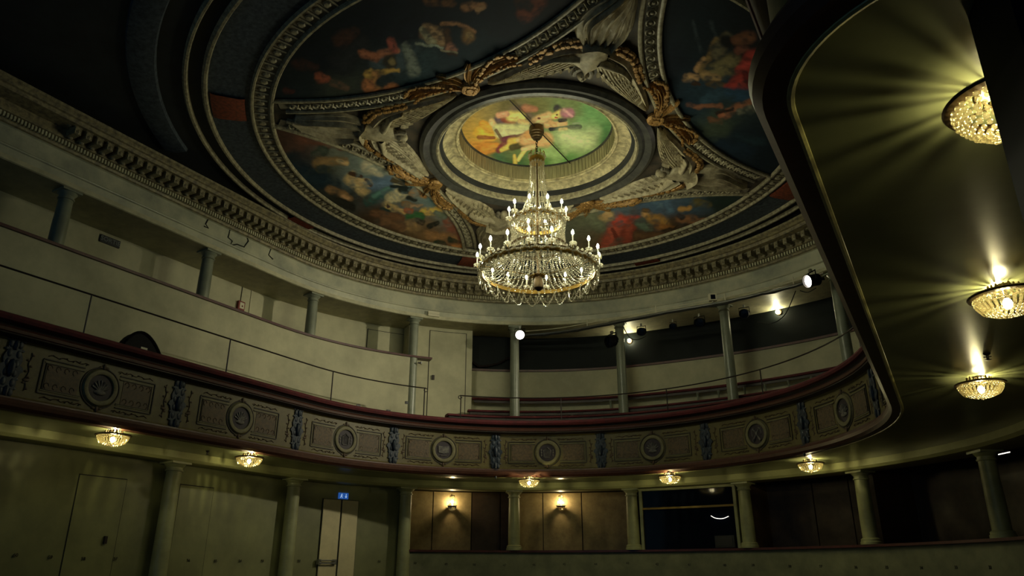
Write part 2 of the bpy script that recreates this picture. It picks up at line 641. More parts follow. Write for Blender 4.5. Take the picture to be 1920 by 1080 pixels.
def set_colours(me, c):
    att = me.color_attributes.new('Col', 'FLOAT_COLOR', 'POINT')
    arr = np.ones((len(me.vertices), 4), dtype=np.float32)
    arr[:, :3] = c
    att.data.foreach_set('color', arr.ravel())


def grid_mesh(name, X, Y, Z, m='painting'):
    n, k = X.shape
    me = bpy.data.meshes.new(name)
    idx = np.arange(n * k).reshape(n, k)
    f = np.stack([idx[:-1, :-1], idx[1:, :-1], idx[1:, 1:], idx[:-1, 1:]], -1).reshape(-1, 4)
    me.from_pydata(np.stack([X, Y, Z], -1).reshape(-1, 3).tolist(), [], f.tolist())
    me.materials.append(MATS[m])
    me.update()
    return me


RHO, D0, R_OUT = 4.89, 7.21, 4.06     # inner arc of a panel: circle of radius RHO round a point D0 along its axis


def panel_grid(axis, nd=210, nt=110):
    ca = (D0 ** 2 + R_OUT ** 2 - RHO ** 2) / (2 * D0 * R_OUT)
    dm = math.acos(ca)
    d = np.linspace(-dm, dm, nd)
    b = D0 * np.cos(d)
    rin = b - np.sqrt(np.maximum(b * b - (D0 ** 2 - RHO ** 2), 0))
    rin = np.minimum(rin, R_OUT)
    t = np.linspace(0, 1, nt)[None, :]
    r = rin[:, None] * (1 - t) + R_OUT * t
    a = math.radians(axis) + d[:, None] + 0 * t
    return r * np.cos(a), r * np.sin(a), np.full(r.shape, Z_C - .002)


SKIN, SKIN2 = (205, 165, 115), (180, 125, 80)
PANELS = {
    -90: ('dark ceiling painting of a tambourine player over a navy sky', [
        (520, 150, (22, 30, 40)), (560, 60, (12, 22, 34)), (620, 110, (18, 28, 40)), (700, 40, (14, 26, 42)), (800, 30, (14, 28, 44)), (950, 30, (12, 30, 48)), (900, 110, (18, 46, 60)), (640, 165, (62, 70, 62)), (560, 170, (34, 46, 52)), (780, 130, (36, 58, 68)), (1020, -10, (20, 26, 40))], [
        (640, 120, 680, 80, 26, 14, (40, 44, 50)), (720, 120, 800, 90, 26, 18, (70, 90, 100)), (760, 60, 800, 40, 22, 20, (14, 26, 44)),
        (800, 110, 770, 160, 26, 20, (40, 66, 76)), (760, 85, 775, 130, 7, 14, (130, 140, 130)), (690, 140, 745, 130, 9, 4, (205, 160, 60)),
        (690, 160, 740, 166, 13, 9, (200, 120, 60)), (705, 140, 712, 160, 8, 8, (220, 150, 70)), (715, 155, 735, 145, 10, 7, (26, 40, 46)),
        (680, 100, 705, 108, 9, 8, (190, 110, 70)), (715, 100, 745, 95, 8, 6, (200, 120, 80)), (733, 78, 738, 92, 8, 9, (190, 90, 70)),
        (640, 75, 665, 60, 16, 10, (80, 50, 42)), (730, 115, 731, 116, 12, 12, (70, 58, 40)), (734, 114, 735, 115, 6, 6, (150, 130, 80)),
        (800, 60, 828, 72, 14, 16, (205, 160, 110)), (790, 55, 812, 80, 6, 8, (190, 180, 140)), (838, 62, 842, 82, 9, 8, (90, 60, 40)),
        (845, 90, 850, 92, 10, 9, (200, 130, 100)), (842, 100, 856, 104, 4, 3, (60, 40, 30)), (830, 46, 860, 44, 5, 4, SKIN2), (862, 46, 890, 60, 5, 4, SKIN2), (876, 68, 878, 69, 12, 12, (150, 110, 60)), (878, 67, 879, 68, 7, 7, (190, 150, 90)),
        (600, 145, 612, 148, 10, 8, (180, 90, 55)), (625, 155, 650, 165, 8, 6, (120, 90, 70)), (560, 120, 590, 128, 12, 8, (70, 44, 40)), (535, 170, 548, 172, 6, 4, (90, 50, 45)),
        (870, 14, 905, 10, 8, 6, SKIN2), (895, 20, 905, 14, 5, 4, (200, 150, 100)), (800, 4, 850, 6, 8, 6, (120, 80, 50)), (985, 25, 1000, 5, 16, 22, (130, 62, 45)), (975, 5, 990, 12, 10, 10, (70, 44, 40)),
        (780, 82, 830, 90, 3, 2, (170, 180, 160)), (828, 94, 858, 100, 2, 2, (160, 150, 120))], 0.85),
    0: ('dark ceiling painting with a reclining figure in a red cloak', [
        (1250, 30, (14, 30, 42)), (1300, 60, (20, 38, 48)), (1400, 30, (16, 26, 36)), (1260, 120, (12, 28, 44)), (1290, 190, (24, 52, 70)), (1330, 180, (36, 66, 84)), (1340, 235, (70, 84, 66)), (1380, 275, (20, 40, 56)), (1430, 300, (16, 34, 46)), (1300, 250, (40, 60, 62)), (1420, 100, (30, 30, 34))], [
        (1300, 40, 1315, 95, 4, 4, (50, 66, 74)), (1335, 40, 1345, 80, 4, 4, (46, 62, 70)), (1315, 130, 1345, 80, 6, 8, (150, 120, 66)), (1330, 140, 1372, 120, 14, 20, (140, 126, 80)), (1345, 100, 1365, 70, 12, 10, (120, 110, 80)),
        (1288, 146, 1306, 146, 8, 8, (215, 165, 105)), (1306, 130, 1318, 110, 5, 5, (205, 155, 95)), (1300, 157, 1312, 160, 4, 3, (70, 46, 30)), (1322, 140, 1345, 148, 9, 8, (190, 150, 90)), (1330, 158, 1360, 160, 6, 6, (100, 80, 50)),
        (1362, 78, 1374, 84, 12, 9, (24, 24, 26)), (1380, 76, 1405, 70, 9, 12, (130, 80, 50)), (1385, 95, 1400, 90, 9, 8, (140, 80, 60)),
        (1370, 165, 1410, 150, 12, 30, (190, 50, 38)), (1385, 130, 1415, 110, 8, 18, (200, 56, 44)), (1395, 140, 1415, 175, 5, 7, (120, 26, 26)), (1350, 172, 1410, 185, 10, 18, (40, 80, 110)), (1320, 190, 1350, 175, 10, 12, (50, 84, 104)),
        (1290, 197, 1350, 200, 4, 5, (160, 100, 66)), (1365, 210, 1410, 195, 8, 10, (180, 110, 70)), (1352, 216, 1362, 218, 7, 7, (190, 110, 70)), (1332, 225, 1350, 228, 7, 6, (130, 90, 60)), (1345, 212, 1375, 206, 3, 3, (60, 34, 26)), (1385, 212, 1410, 205, 6, 8, (130, 130, 110)),
        (1310, 268, 1400, 280, 10, 18, (24, 48, 66)), (1380, 255, 1430, 268, 8, 8, (30, 56, 66))], 0.85),
    180: ('brightest ceiling painting with blue sky and clustered figures, left of the chandelier', [
        (520, 255, (66, 44, 34)), (560, 262, (96, 60, 44)), (545, 300, (26, 40, 48)), (600, 330, (24, 50, 62)), (630, 280, (100, 104, 90)), (700, 300, (128, 138, 122)), (690, 345, (78, 104, 120)), (720, 340, (82, 110, 134)), (770, 345, (112, 138, 140)), (830, 375, (98, 136, 140)), (640, 370, (44, 46, 36)), (690, 400, (70, 50, 30)), (740, 430, (92, 66, 40)), (800, 450, (120, 90, 52)), (850, 465, (130, 84, 46)), (880, 440, (140, 84, 58)), (600, 370, (46, 40, 26)), (860, 390, (104, 128, 120))], [
        (560, 262, 640, 275, 8, 6, (112, 66, 46)), (690, 312, 750, 345, 12, 7, (190, 180, 150)), (700, 300, 730, 330, 6, 8, (160, 165, 145)), (700, 345, 730, 340, 12, 9, (90, 116, 146)), (560, 330, 625, 345, 26, 14, (20, 42, 56)), (590, 290, 610, 280, 8, 8, (60, 70, 60)),
        (600, 306, 648, 300, 13, 7, (140, 108, 62)), (636, 302, 650, 304, 5, 5, (205, 165, 105)), (600, 315, 625, 322, 8, 7, (70, 70, 50)),
        (655, 335, 684, 362, 11, 9, (195, 165, 108)), (660, 328, 668, 332, 8, 7, (200, 165, 110)), (676, 340, 690, 344, 7, 7, (215, 180, 120)), (655, 325, 678, 330, 4, 4, (70, 44, 24)), (684, 338, 694, 348, 3, 3, (90, 60, 34)),
        (620, 355, 655, 372, 8, 6, (150, 110, 66)), (640, 368, 652, 372, 4, 4, (200, 150, 100)), (625, 372, 660, 388, 9, 7, (34, 34, 30)), (690, 375, 730, 362, 11, 9, (48, 92, 88)), (700, 368, 728, 355, 5, 4, (84, 130, 120)),
        (732, 372, 756, 364, 10, 12, (200, 185, 140)), (722, 385, 740, 390, 9, 7, (215, 180, 105)), (742, 392, 758, 398, 4, 4, (210, 170, 100)), (728, 385, 732, 386, 3, 2, (80, 40, 24)), (715, 392, 728, 396, 6, 6, (30, 60, 60)),
        (748, 330, 756, 336, 6, 5, (36, 44, 40)), (738, 338, 762, 346, 5, 3, (74, 64, 40)), (735, 350, 770, 352, 4, 3, (26, 36, 36)), (754, 356, 772, 360, 6, 4, (30, 40, 36)), (750, 318, 765, 324, 4, 3, (40, 50, 48)), (768, 372, 778, 374, 5, 4, (34, 40, 34)), (690, 293, 702, 298, 6, 4, (20, 30, 30)),
        (775, 362, 796, 364, 7, 7, (176, 122, 52)), (788, 356, 800, 364, 3, 2, (44, 34, 24)), (756, 382, 774, 384, 5, 4, (150, 110, 56)), (770, 386, 792, 385, 3, 3, (200, 150, 100)), (795, 398, 822, 396, 7, 9, (230, 180, 50)), (768, 404, 790, 406, 8, 8, (54, 110, 60)), (760, 393, 772, 396, 6, 5, (170, 90, 40)),
        (845, 385, 850, 420, 6, 18, (160, 88, 62)), (862, 400, 880, 440, 6, 14, (140, 76, 54)), (840, 410, 870, 440, 10, 12, (150, 84, 60)), (752, 424, 778, 424, 9, 12, (170, 130, 76)), (700, 400, 750, 410, 9, 10, (120, 80, 50)), (720, 415, 755, 425, 8, 8, (130, 90, 56)),
        (785, 416, 793, 417, 5, 5, (36, 36, 30)), (806, 424, 822, 418, 4, 4, (40, 40, 32)), (820, 400, 835, 405, 6, 6, (110, 120, 96)), (800, 440, 850, 448, 8, 10, (170, 120, 66)), (820, 455, 830, 458, 7, 7, (40, 60, 44)), (845, 450, 862, 454, 6, 4, (60, 66, 46)), (770, 445, 800, 458, 8, 6, (110, 84, 50)), (850, 462, 880, 460, 5, 5, (200, 130, 60)), (740, 440, 790, 470, 10, 8, (84, 60, 36))], 1.5),
    90: ('ceiling painting with red drapery against blue, right of the chandelier', [
        (1110, 410, (110, 112, 84)), (1150, 400, (84, 106, 120)), (1230, 385, (70, 100, 128)), (1300, 375, (58, 84, 104)), (1350, 370, (30, 46, 40)), (1410, 362, (24, 36, 34)), (1130, 460, (120, 100, 70)), (1200, 445, (90, 64, 44)), (1260, 432, (84, 62, 38)), (1320, 415, (50, 48, 36)), (1000, 440, (90, 110, 110)), (960, 470, (100, 100, 80))], [
        (1160, 415, 1140, 460, 16, 18, (196, 84, 56)), (1155, 412, 1190, 415, 9, 12, (210, 70, 44)), (1185, 420, 1175, 445, 12, 14, (170, 70, 44)), (1150, 430, 1160, 450, 4, 4, (130, 50, 34)), (1130, 410, 1145, 405, 9, 8, (170, 140, 86)), (1136, 402, 1146, 404, 6, 5, (200, 160, 100)), (1105, 405, 1125, 425, 10, 12, (120, 126, 96)),
        (1208, 402, 1220, 404, 7, 7, (210, 160, 90)), (1220, 412, 1245, 418, 11, 12, (180, 130, 50)), (1235, 425, 1265, 430, 8, 6, (170, 110, 40)), (1200, 418, 1220, 428, 9, 8, (100, 120, 100)), (1206, 396, 1216, 396, 4, 4, (110, 80, 44)),
        (1275, 392, 1290, 390, 6, 6, (190, 140, 60)), (1275, 410, 1300, 412, 9, 8, (150, 100, 60)), (1300, 416, 1325, 414, 5, 4, (160, 110, 70)), (1272, 404, 1278, 408, 5, 5, (60, 40, 28)), (1300, 380, 1330, 385, 8, 6, (100, 90, 50)), (1245, 436, 1290, 426, 7, 6, (60, 44, 30)), (1195, 440, 1240, 442, 8, 6, (110, 76, 46)), (1250, 375, 1255, 395, 5, 8, (86, 116, 142)), (1225, 370, 1235, 385, 6, 8, (96, 122, 140))], 1.5),
}
for ax, (lab, anchors, strokes, gain) in PANELS.items():
    big = ax in (-90, 180)
    X, Y, Z = panel_grid(ax, 230 if big else 190, 130 if big else 100)
    me = grid_mesh('ceiling_painting', X, Y, Z)
    u, v_ = proj_np(X.ravel(), Y.ravel(), Z.ravel())
    set_colours(me, paint(u, v_, anchors, strokes, 4.5, gain))
    t = thing('ceiling_painting', lab, 'painting', (3.2 * math.cos(math.radians(ax)), 3.2 * math.sin(math.radians(ax)), Z_C), group='four curved ceiling paintings')
    link('canvas', me, t, False)
    # inner frame: two beads with a carved band between, each carved knot a piece of its own
    ca = (D0 ** 2 + R_OUT ** 2 - RHO ** 2) / (2 * D0 * R_OUT)
    cx, cy = D0 * math.cos(math.radians(ax)), D0 * math.sin(math.radians(ax))
    half = math.asin(R_OUT * math.sin(math.acos(ca)) / RHO)

    def arc(rho, k, extra=0.0):
        a = math.radians(ax) + math.pi + (half + extra) * k
        return (cx + rho * math.cos(a), cy + rho * math.sin(a))

    def frame_strip(rho0, rho1, h, name, m, ext=0.0):
        n = 60
        v, f = [], []
        for i in range(n + 1):
            k = -1 + 2 * i / n
            for rho, z in ((rho0, Z_C + .01), (rho0, Z_C - h * .7), ((rho0 * .7 + rho1 * .3), Z_C - h), ((rho0 * .3 + rho1 * .7), Z_C - h), (rho1, Z_C - h * .7), (rho1, Z_C + .01)):
                v.append((*arc(rho, k, ext), z))
        for i in range(n):
            for j in range(5):
                f.append((i * 6 + j, i * 6 + j + 1, (i + 1) * 6 + j + 1, (i + 1) * 6 + j))
        MB().add(v, f).build(name, m, t, False, 40)
    frame_strip(RHO - .03, RHO + .03, .05, 'frame_bead', 'moulding')
    frame_strip(RHO + .03, RHO + .21, .012, 'frame_band', 'stucco_dark', -.015)
    frame_strip(RHO + .21, RHO + .27, .06, 'frame_bead', 'moulding', -.03)
    knot = MB()
    knot.tube([(.055 * math.cos(2 * math.pi * i / 10), .055 * math.sin(2 * math.pi * i / 10), -.022) for i in range(10)], .014, 4, True)
    knot.ball((0, 0, -.018), .026, 6, 4)
    knot.tube([(-.085, -.06, -.02), (-.06, 0, -.03), (-.085, .06, -.02)], .013, 4)
    kme = knot.mesh('knot', 'moulding')
    for i in range(31):
        k = -0.9 + 1.8 * i / 30
        if abs(k) < .24:
            continue
        p = arc(RHO + .12, k)
        o = link('knot', kme, t, False, None)
        a = math.radians(ax) + math.pi + half * k
        o.location = (p[0], p[1], Z_C - .012)
        o.rotation_euler = (0, 0, a + math.pi / 2)

# round painting at the top of the drum
r = np.linspace(0, 1.243, 150)[None, :]
a = np.linspace(0, 2 * math.pi, 420)[:, None]
X, Y = r * np.cos(a), r * np.sin(a)
Z = np.full(X.shape, Z_C + .46)
me = grid_mesh('round_painting', X, Y, Z)
u, v_ = proj_np(X.ravel(), Y.ravel(), Z.ravel())
set_colours(me, paint(u, v_, [
    (905, 275, (215, 140, 40)), (900, 250, (200, 160, 60)), (920, 225, (140, 124, 76)), (960, 200, (110, 100, 60)), (1000, 195, (110, 110, 60)), (935, 292, (70, 110, 76)), (960, 308, (60, 100, 62)), (1020, 308, (90, 130, 66)), (1060, 300, (100, 150, 80)), (1075, 270, (176, 196, 130)), (1100, 250, (176, 194, 136)), (1125, 240, (80, 130, 76)), (1110, 215, (110, 160, 96)), (1080, 200, (110, 124, 76)), (1140, 262, (50, 96, 56)), (1100, 285, (84, 136, 70)), (985, 215, (110, 90, 80)), (1040, 285, (150, 180, 110))], [
    (900, 248, 925, 255, 12, 9, (236, 180, 44)), (905, 232, 920, 240, 7, 9, (226, 160, 40)), (898, 258, 926, 258, 4, 3, (150, 86, 40)), (906, 280, 930, 276, 12, 9, (220, 142, 40)),
    (935, 226, 975, 232, 10, 9, (96, 76, 90)), (945, 222, 962, 232, 7, 6, (150, 76, 54)), (958, 218, 976, 219, 10, 10, (232, 210, 116)), (935, 216, 950, 214, 6, 6, (222, 160, 120)), (922, 228, 930, 240, 6, 5, (226, 190, 130)), (985, 203, 1003, 205, 8, 6, (170, 110, 80)), (975, 228, 985, 232, 5, 8, (226, 190, 120)),
    (932, 240, 990, 242, 8, 10, (206, 204, 140)), (936, 250, 985, 250, 9, 7, (214, 208, 150)), (930, 244, 940, 260, 3, 3, (110, 90, 70)), (940, 262, 985, 252, 4, 3, (120, 76, 70)), (950, 268, 935, 282, 8, 6, (130, 56, 60)), (945, 262, 965, 256, 5, 4, (110, 50, 66)), (958, 266, 978, 262, 7, 7, (236, 190, 76)), (940, 282, 958, 272, 4, 6, (236, 196, 84)), (972, 262, 984, 258, 5, 4, (232, 190, 120)), (960, 276, 985, 270, 6, 6, (84, 76, 44)),
    (985, 262, 1025, 262, 12, 14, (228, 170, 110)), (990, 252, 1010, 245, 8, 8, (226, 160, 90)), (1005, 228, 1028, 218, 9, 9, (232, 186, 126)), (1010, 222, 1012, 222, 2, 2, (120, 70, 50)), (1025, 235, 1060, 232, 6, 5, (230, 180, 120)), (1032, 228, 1040, 236, 5, 5, (222, 170, 110)), (1045, 204, 1056, 210, 8, 6, (60, 56, 60)), (1040, 218, 1052, 212, 7, 7, (240, 206, 110)), (1050, 226, 1060, 225, 4, 4, (60, 50, 50)), (1060, 212, 1068, 212, 10, 10, (176, 110, 126)), (1058, 206, 1072, 218, 3, 3, (210, 150, 156)), (1044, 215, 1045, 215, 1.5, 1.5, (90, 50, 40)), (1042, 220, 1046, 221, 1.5, 1, (180, 60, 50)),
    (1032, 242, 1070, 239, 3.4, 3.2, (52, 52, 56), .2), (1070, 239, 1087, 238, 4.5, 4.5, (56, 56, 60), .2), (1074, 232, 1086, 231, 1.3, 1.3, (150, 150, 130)), (1050, 244, 1062, 242, 4, 3, (230, 180, 110)),
    (985, 280, 972, 300, 4, 3.5, (232, 206, 110)), (965, 292, 966, 306, 3, 4, (232, 190, 80)), (980, 280, 1000, 275, 4, 5, (226, 190, 130)), (1055, 255, 1100, 265, 14, 18, (196, 208, 148), .8)], 1.1, 1.4, veil=0.35, sat=0.9))
t = thing('round_painting', 'round painting of musicians with a lute and a songbook inside the oculus', 'painting', (0, 0, Z_C + .46))
link('canvas', me, t, False)

# ================================================================ RELIEFS ON THE CEILING


def catmull(pts, n=6):
    out = []
    L = len(pts)
    for i in range(L - 1):
        p0, p1, p2, p3 = pts[max(i - 1, 0)], pts[i], pts[i + 1], pts[min(i + 2, L - 1)]
        for k in range(n):
            t = k / n
            out.append(tuple(.5 * (2 * b + (c - a) * t + (2 * a - 5 * b + 4 * c - d) * t * t + (3 * b - a - 3 * c + d) * t ** 3) for a, b, c, d in zip(p0, p1, p2, p3)))
    out.append(tuple(pts[-1]))
    return out


def strip(mb, spine, thick, ridges=0, depth=.35, n=10, z0=0.0, sub=6, wob=0.0):
    """raised relief along a spine of (p, q, half-width); it stands down from the ceiling plane (local z = 0)"""
    sp = catmull(spine, sub)
    v, f = [], []
    for i, (p, q, w) in enumerate(sp):
        a, b = sp[max(i - 1, 0)], sp[min(i + 1, len(sp) - 1)]
        dx, dy = b[0] - a[0], b[1] - a[1]
        L = math.hypot(dx, dy) or 1
        nx, ny = -dy / L, dx / L
        w = max(w, .004)
        for k in range(n + 1):
            t = -1 + 2 * k / n
            h = math.sqrt(max(0, 1 - t * t))
            if ridges:
                h *= 1 - depth + depth * math.cos(ridges * math.pi * t + wob * math.sin(i * .5))
            v.append((p + nx * w * t, q + ny * w * t, z0 - thick * h * min(1, w / .05 + .3)))
    m = n + 1
    for i in range(len(sp) - 1):
        for k in range(n):
            f.append((i * m + k, i * m + k + 1, (i + 1) * m + k + 1, (i + 1) * m + k))
    return mb.add(v, f)


def scallops(mb, pts, r, n, z=-.05):
    sp = catmull(pts, 8)
    for i in range(n):
        p = sp[int(i * (len(sp) - 1) / max(1, n - 1))]
        mb.ball((p[0] + random.uniform(-.3, .3) * r, p[1] + random.uniform(-.3, .3) * r, z), r * random.uniform(.75, 1.2), 6, 4, 1, 1, .7)
    return mb


ANGEL_LABELS = {45: 'winged stucco figure on the ceiling right of the oculus', 135: 'winged stucco figure on the ceiling directly behind the chandelier',
                225: 'winged stucco figure on the ceiling left of the oculus', 315: 'winged stucco figure on the ceiling above the oculus, nearest the top edge'}
ang_meshes = []
mb = MB()     # drapery
strip(mb, [(2.66, -.02, .20), (2.82, -.06, .30), (3.05, -.08, .36), (3.3, -.06, .30), (3.5, -.02, .19), (3.72, 0, .06)], .15, 6, .16, 28, 0, 6, .7)
strip(mb, [(2.85, -.22, .05), (3.1, -.30, .08), (3.45, -.17, .05), (3.75, -.05, .02)], .19, 3, .3, 8)
strip(mb, [(2.75, .12, .05), (3.0, .16, .09), (3.35, .10, .07), (3.7, .03, .02)], .18, 3, .3, 8)
strip(mb, [(2.70, -.24, .05), (2.78, -.04, .07), (2.72, .18, .05)], .20, 2, .3, 8)
ang_meshes.append(('drapery', mb.mesh('drapery', 'stucco')))
mb = MB()     # trunk, neck, arms
strip(mb, [(2.78, -.04, .19), (2.64, -.05, .22), (2.50, -.05, .25), (2.38, -.04, .24), (2.31, -.03, .17), (2.25, -.03, .07), (2.2, -.03, .06)], .15, 2, .06, 18)
strip(mb, [(2.44, .08, .075), (2.40, .28, .06), (2.36, .46, .05), (2.24, .62, .035)], .15, 0, 0, 8)
strip(mb, [(2.44, -.18, .075), (2.40, -.34, .06), (2.36, -.50, .05), (2.24, -.64, .035)], .15, 0, 0, 8)
ang_meshes.append(('trunk', mb.mesh('trunk', 'stucco')))
mb = MB()     # head with face, looking down into the hall
mb.ball((2.15, -.03, -.08), .085, 12, 8, 1.15, .9, 1.0)
mb.ball((2.14, -.03, -.165), .022, 6, 4, 1.6, .8, 1)
mb.ball((2.17, -.06, -.15), .016, 6, 4)
mb.ball((2.17, .0, -.15), .016, 6, 4)
mb.ball((2.10, -.03, -.15), .02, 6, 4, .6, 1.4, .6)
ang_meshes.append(('head', mb.mesh('head', 'stucco')))
mb = MB()     # hair
for k in range(14):
    t = -1.9 + 3.8 * k / 13
    mb.ball((2.16 + .11 * math.cos(t + 0) * 1.0, -.03 + .115 * math.sin(t), -.07), .042, 6, 4)
ang_meshes.append(('hair', mb.mesh('hair', 'stucco_dark')))
for s in (1, -1):
    mb = MB()
    strip(mb, [(2.50, s * .16, .17), (2.36, s * .34, .25), (2.16, s * .51, .235), (1.92, s * .75, .165), (1.72, s * .97, .09), (1.55, s * 1.18, .015)], .075, 11, .16, 33, 0, 8)
    strip(mb, [(2.60, s * .16, .07), (2.50, s * .42, .085), (2.26, s * .66, .075), (1.95, s * .92, .055), (1.62, s * 1.17, .015)], .115, 2, .12, 10, 0, 8)
    for i in range(8):     # tips of the long feathers along the lower edge
        t = i / 7
        b = (2.20 - .42 * t, s * (.22 + .62 * t))
        e = (2.08 - .40 * t, s * (.20 + .72 * t))
        strip(mb, [(*b, .05 - .02 * t), (*e, .012)], .085, 2, .2, 6, 0, 4)
    for i in range(9):     # covert feathers
        t = i / 8
        b = (2.46 - .66 * t, s * (.34 + .66 * t))
        e = (2.30 - .60 * t, s * (.30 + .68 * t))
        strip(mb, [(*b, .045 - .015 * t), (*e, .03)], .10, 2, .2, 6, 0, 3)
    w = mb.mesh('wing', 'stucco')
    ang_meshes.append(('wing', w))
    mb = MB()
    scallops(mb, [(2.74, s * .20), (2.70, s * .40), (2.50, s * .62), (2.24, s * .80)], .045, 22, -.05)
    scallops(mb, [(2.68, s * .26), (2.62, s * .44), (2.42, s * .62), (2.2, s * .76)], .04, 18, -.08)
    ang_meshes.append(('garland', mb.mesh('garland', 'gilt')))
span_me = []
for k in range(4):
    ang = 45 + 90 * k
    t = thing('winged_figure', ANGEL_LABELS[ang], 'relief', (0, 0, Z_C), math.radians(ang), group='winged stucco figures on the ceiling')
    for n_, me in ang_meshes:
        link(n_, me, t)

BOW_LABELS = {0: 'gilded ribbon bow between oculus and the red cloak painting', 90: 'gilded ribbon bow between oculus and painting with red drapery, behind chandelier',
              180: 'gilded ribbon bow between oculus and the blue sky painting', 270: 'gilded ribbon bow between oculus and the tambourine painting'}
bow = []
mb = MB()
mb.lathe([(.13, 0), (.14, -.05), (.11, -.09), (.06, -.07), (.05, -.10), (.0, -.10)], 14, (1.98, 0, 0), False)
scallops(mb, [(1.98, -.1), (2.08, 0), (1.98, .1), (1.88, 0), (1.98, -.1)], .04, 16, -.07)
bow.append(('rosette', mb.mesh('rosette', 'gilt')))
for s in (1, -1):
    mb = MB()
    strip(mb, [(2.02, s * .06, .05), (2.16, s * .28, .10), (2.24, s * .52, .12), (2.26, s * .74, .10), (2.20, s * .88, .04)], .09, 5, .35, 12, 0, 6, .7)
    scallops(mb, [(2.06, s * .14), (2.28, s * .40), (2.38, s * .68), (2.28, s * .88)], .035, 20, -.06)
    scallops(mb, [(2.04, s * .12), (2.14, s * .42), (2.15, s * .70), (2.1, s * .86)], .03, 16, -.06)
    bow.append(('ribbon', mb.mesh('ribbon', 'gilt')))
    mb = MB()
    strip(mb, [(2.06, s * .05, .035), (2.2, s * .10, .06), (2.34, s * .20, .055), (2.42, s * .26, .02)], .08, 3, .35, 8)
    bow.append(('ribbon_tail', mb.mesh('ribbon_tail', 'gilt')))
for k in range(4):
    t = thing('ribbon_bow', BOW_LABELS[90 * k], 'ornament', (0, 0, Z_C), math.radians(90 * k), group='gilded bows round the oculus')
    for n_, me in bow:
        link(n_, me, t)
# dark ground of the spandrels
MB().rev([(1.84, Z_C + .005), (4.10, Z_C + .005)], 120).build('spandrel_ground', 'spandrel', ceiling, False, 0)

# ================================================================ FRIEZE AND CORNICE
Q_CO = qrange(-20, 0, 5)[:-1] + qrange(0, 180, 2) + qrange(180, QL, 6)[1:]
Q_CO = qrange(QR, -20, 8)[:-1] + Q_CO
cor = thing('cornice', 'dentilled cornice with brackets running round the hall above the marble frieze', 'cornice', at_q(120, 5.4, 6.3), kind='structure')
MB().sweep([(7.0, 6.31), (5.40, 6.31), (5.38, 6.30), (5.36, 6.31), (5.36, 6.375), (5.39, 6.385), (5.395, 6.39)], Q_CO, False).build('architrave', 'architrave', cor, False, 30)
MB().sweep([(5.395, 6.39), (5.385, 6.49), (5.36, 6.50), (5.355, 6.515), (5.37, 6.53), (5.40, 6.54)], Q_CO, False).build('fillet', 'marble', cor, False, 30)
MB().sweep([(5.40, 6.54), (5.40, 6.79), (5.375, 6.80)], Q_CO, False).build('frieze', 'marble', cor, False, 30)
MB().sweep([(5.375, 6.80), (5.345, 6.81), (5.335, 6.84), (5.345, 6.85), (5.345, 6.93), (5.30, 6.94), (5.29, 6.955), (5.29, 7.08), (5.02, 7.085)], Q_CO, False).build('bed_moulding', 'cornice_gold', cor, False, 30)
MB().sweep([(5.02, 7.085), (5.01, 7.14), (4.98, 7.15), (4.96, 7.18), (4.93, 7.20), (4.925, 7.235), (5.0, 7.25), (5.2, 7.30), (5.3, 7.38), (5.45, 7.45), (5.6, 7.48)], Q_CO, False).build('corona', 'cornice_gold', cor, False, 30)
# dentils, too fine to pick apart
mb = MB()
q = -20.0
while q < QL:
    mb.ubox(q, q + .32, 5.30, 5.35, 6.855, 6.922)
    q += .60
tag(mb.build('dentils', 'architrave', cor, False, 0), kind='stuff')
# brackets one by one
br = MB()
br.prism([(-.045, 0), (.045, 0), (.045, .10), (.055, .105), (.055, .12), (-.055, .12), (-.055, .105), (-.045, .10)], -.22, 0.0)
br.ball((0, -.20, .03), .04, 8, 4)
br.ball((0, -.05, -.005), .035, 8, 4)
bme = br.mesh('bracket', 'bracket_gold')
ro = MB()
ro.lathe([(.0, 0), (.045, 0), (.04, -.02), (.02, -.012), (.0, -.025)], 8, (0, 0, 0), False)
rme = ro.mesh('coffer_rosette', 'bracket_gold')
q = -8.0
while q < 236:
    for me, R, z, dq, nm in ((bme, 5.29, 6.965, 0, 'bracket'), (rme, 5.16, 7.088, 1.05, 'coffer_rosette')):
        o = link(nm, me, cor, False)
        o.location = at_q(q + dq, R, z)
        o.rotation_euler = (0, 0, rotq(q + dq))
    q += 2.1
# painted cracks of missing marble on the frieze, left side
mb = MB()
for (pts) in ([(388, 398), (392, 408), (386, 420), (391, 428), (383, 424)], [(432, 430), (428, 445), (436, 452), (432, 460), (445, 458), (458, 463), (466, 452), (462, 440), (466, 432), (452, 428), (440, 433), (432, 430)], [(505, 458), (508, 468), (504, 478), (512, 486)]):
    w = []
    for u_, v_ in pts:
        qq, zz = hit(u_, v_, 5.39)
        w.append(at_q(qq, 5.393, zz))
    mb.tube(w, .012, 4)
mb.build('stain', 'gap', cor, False)

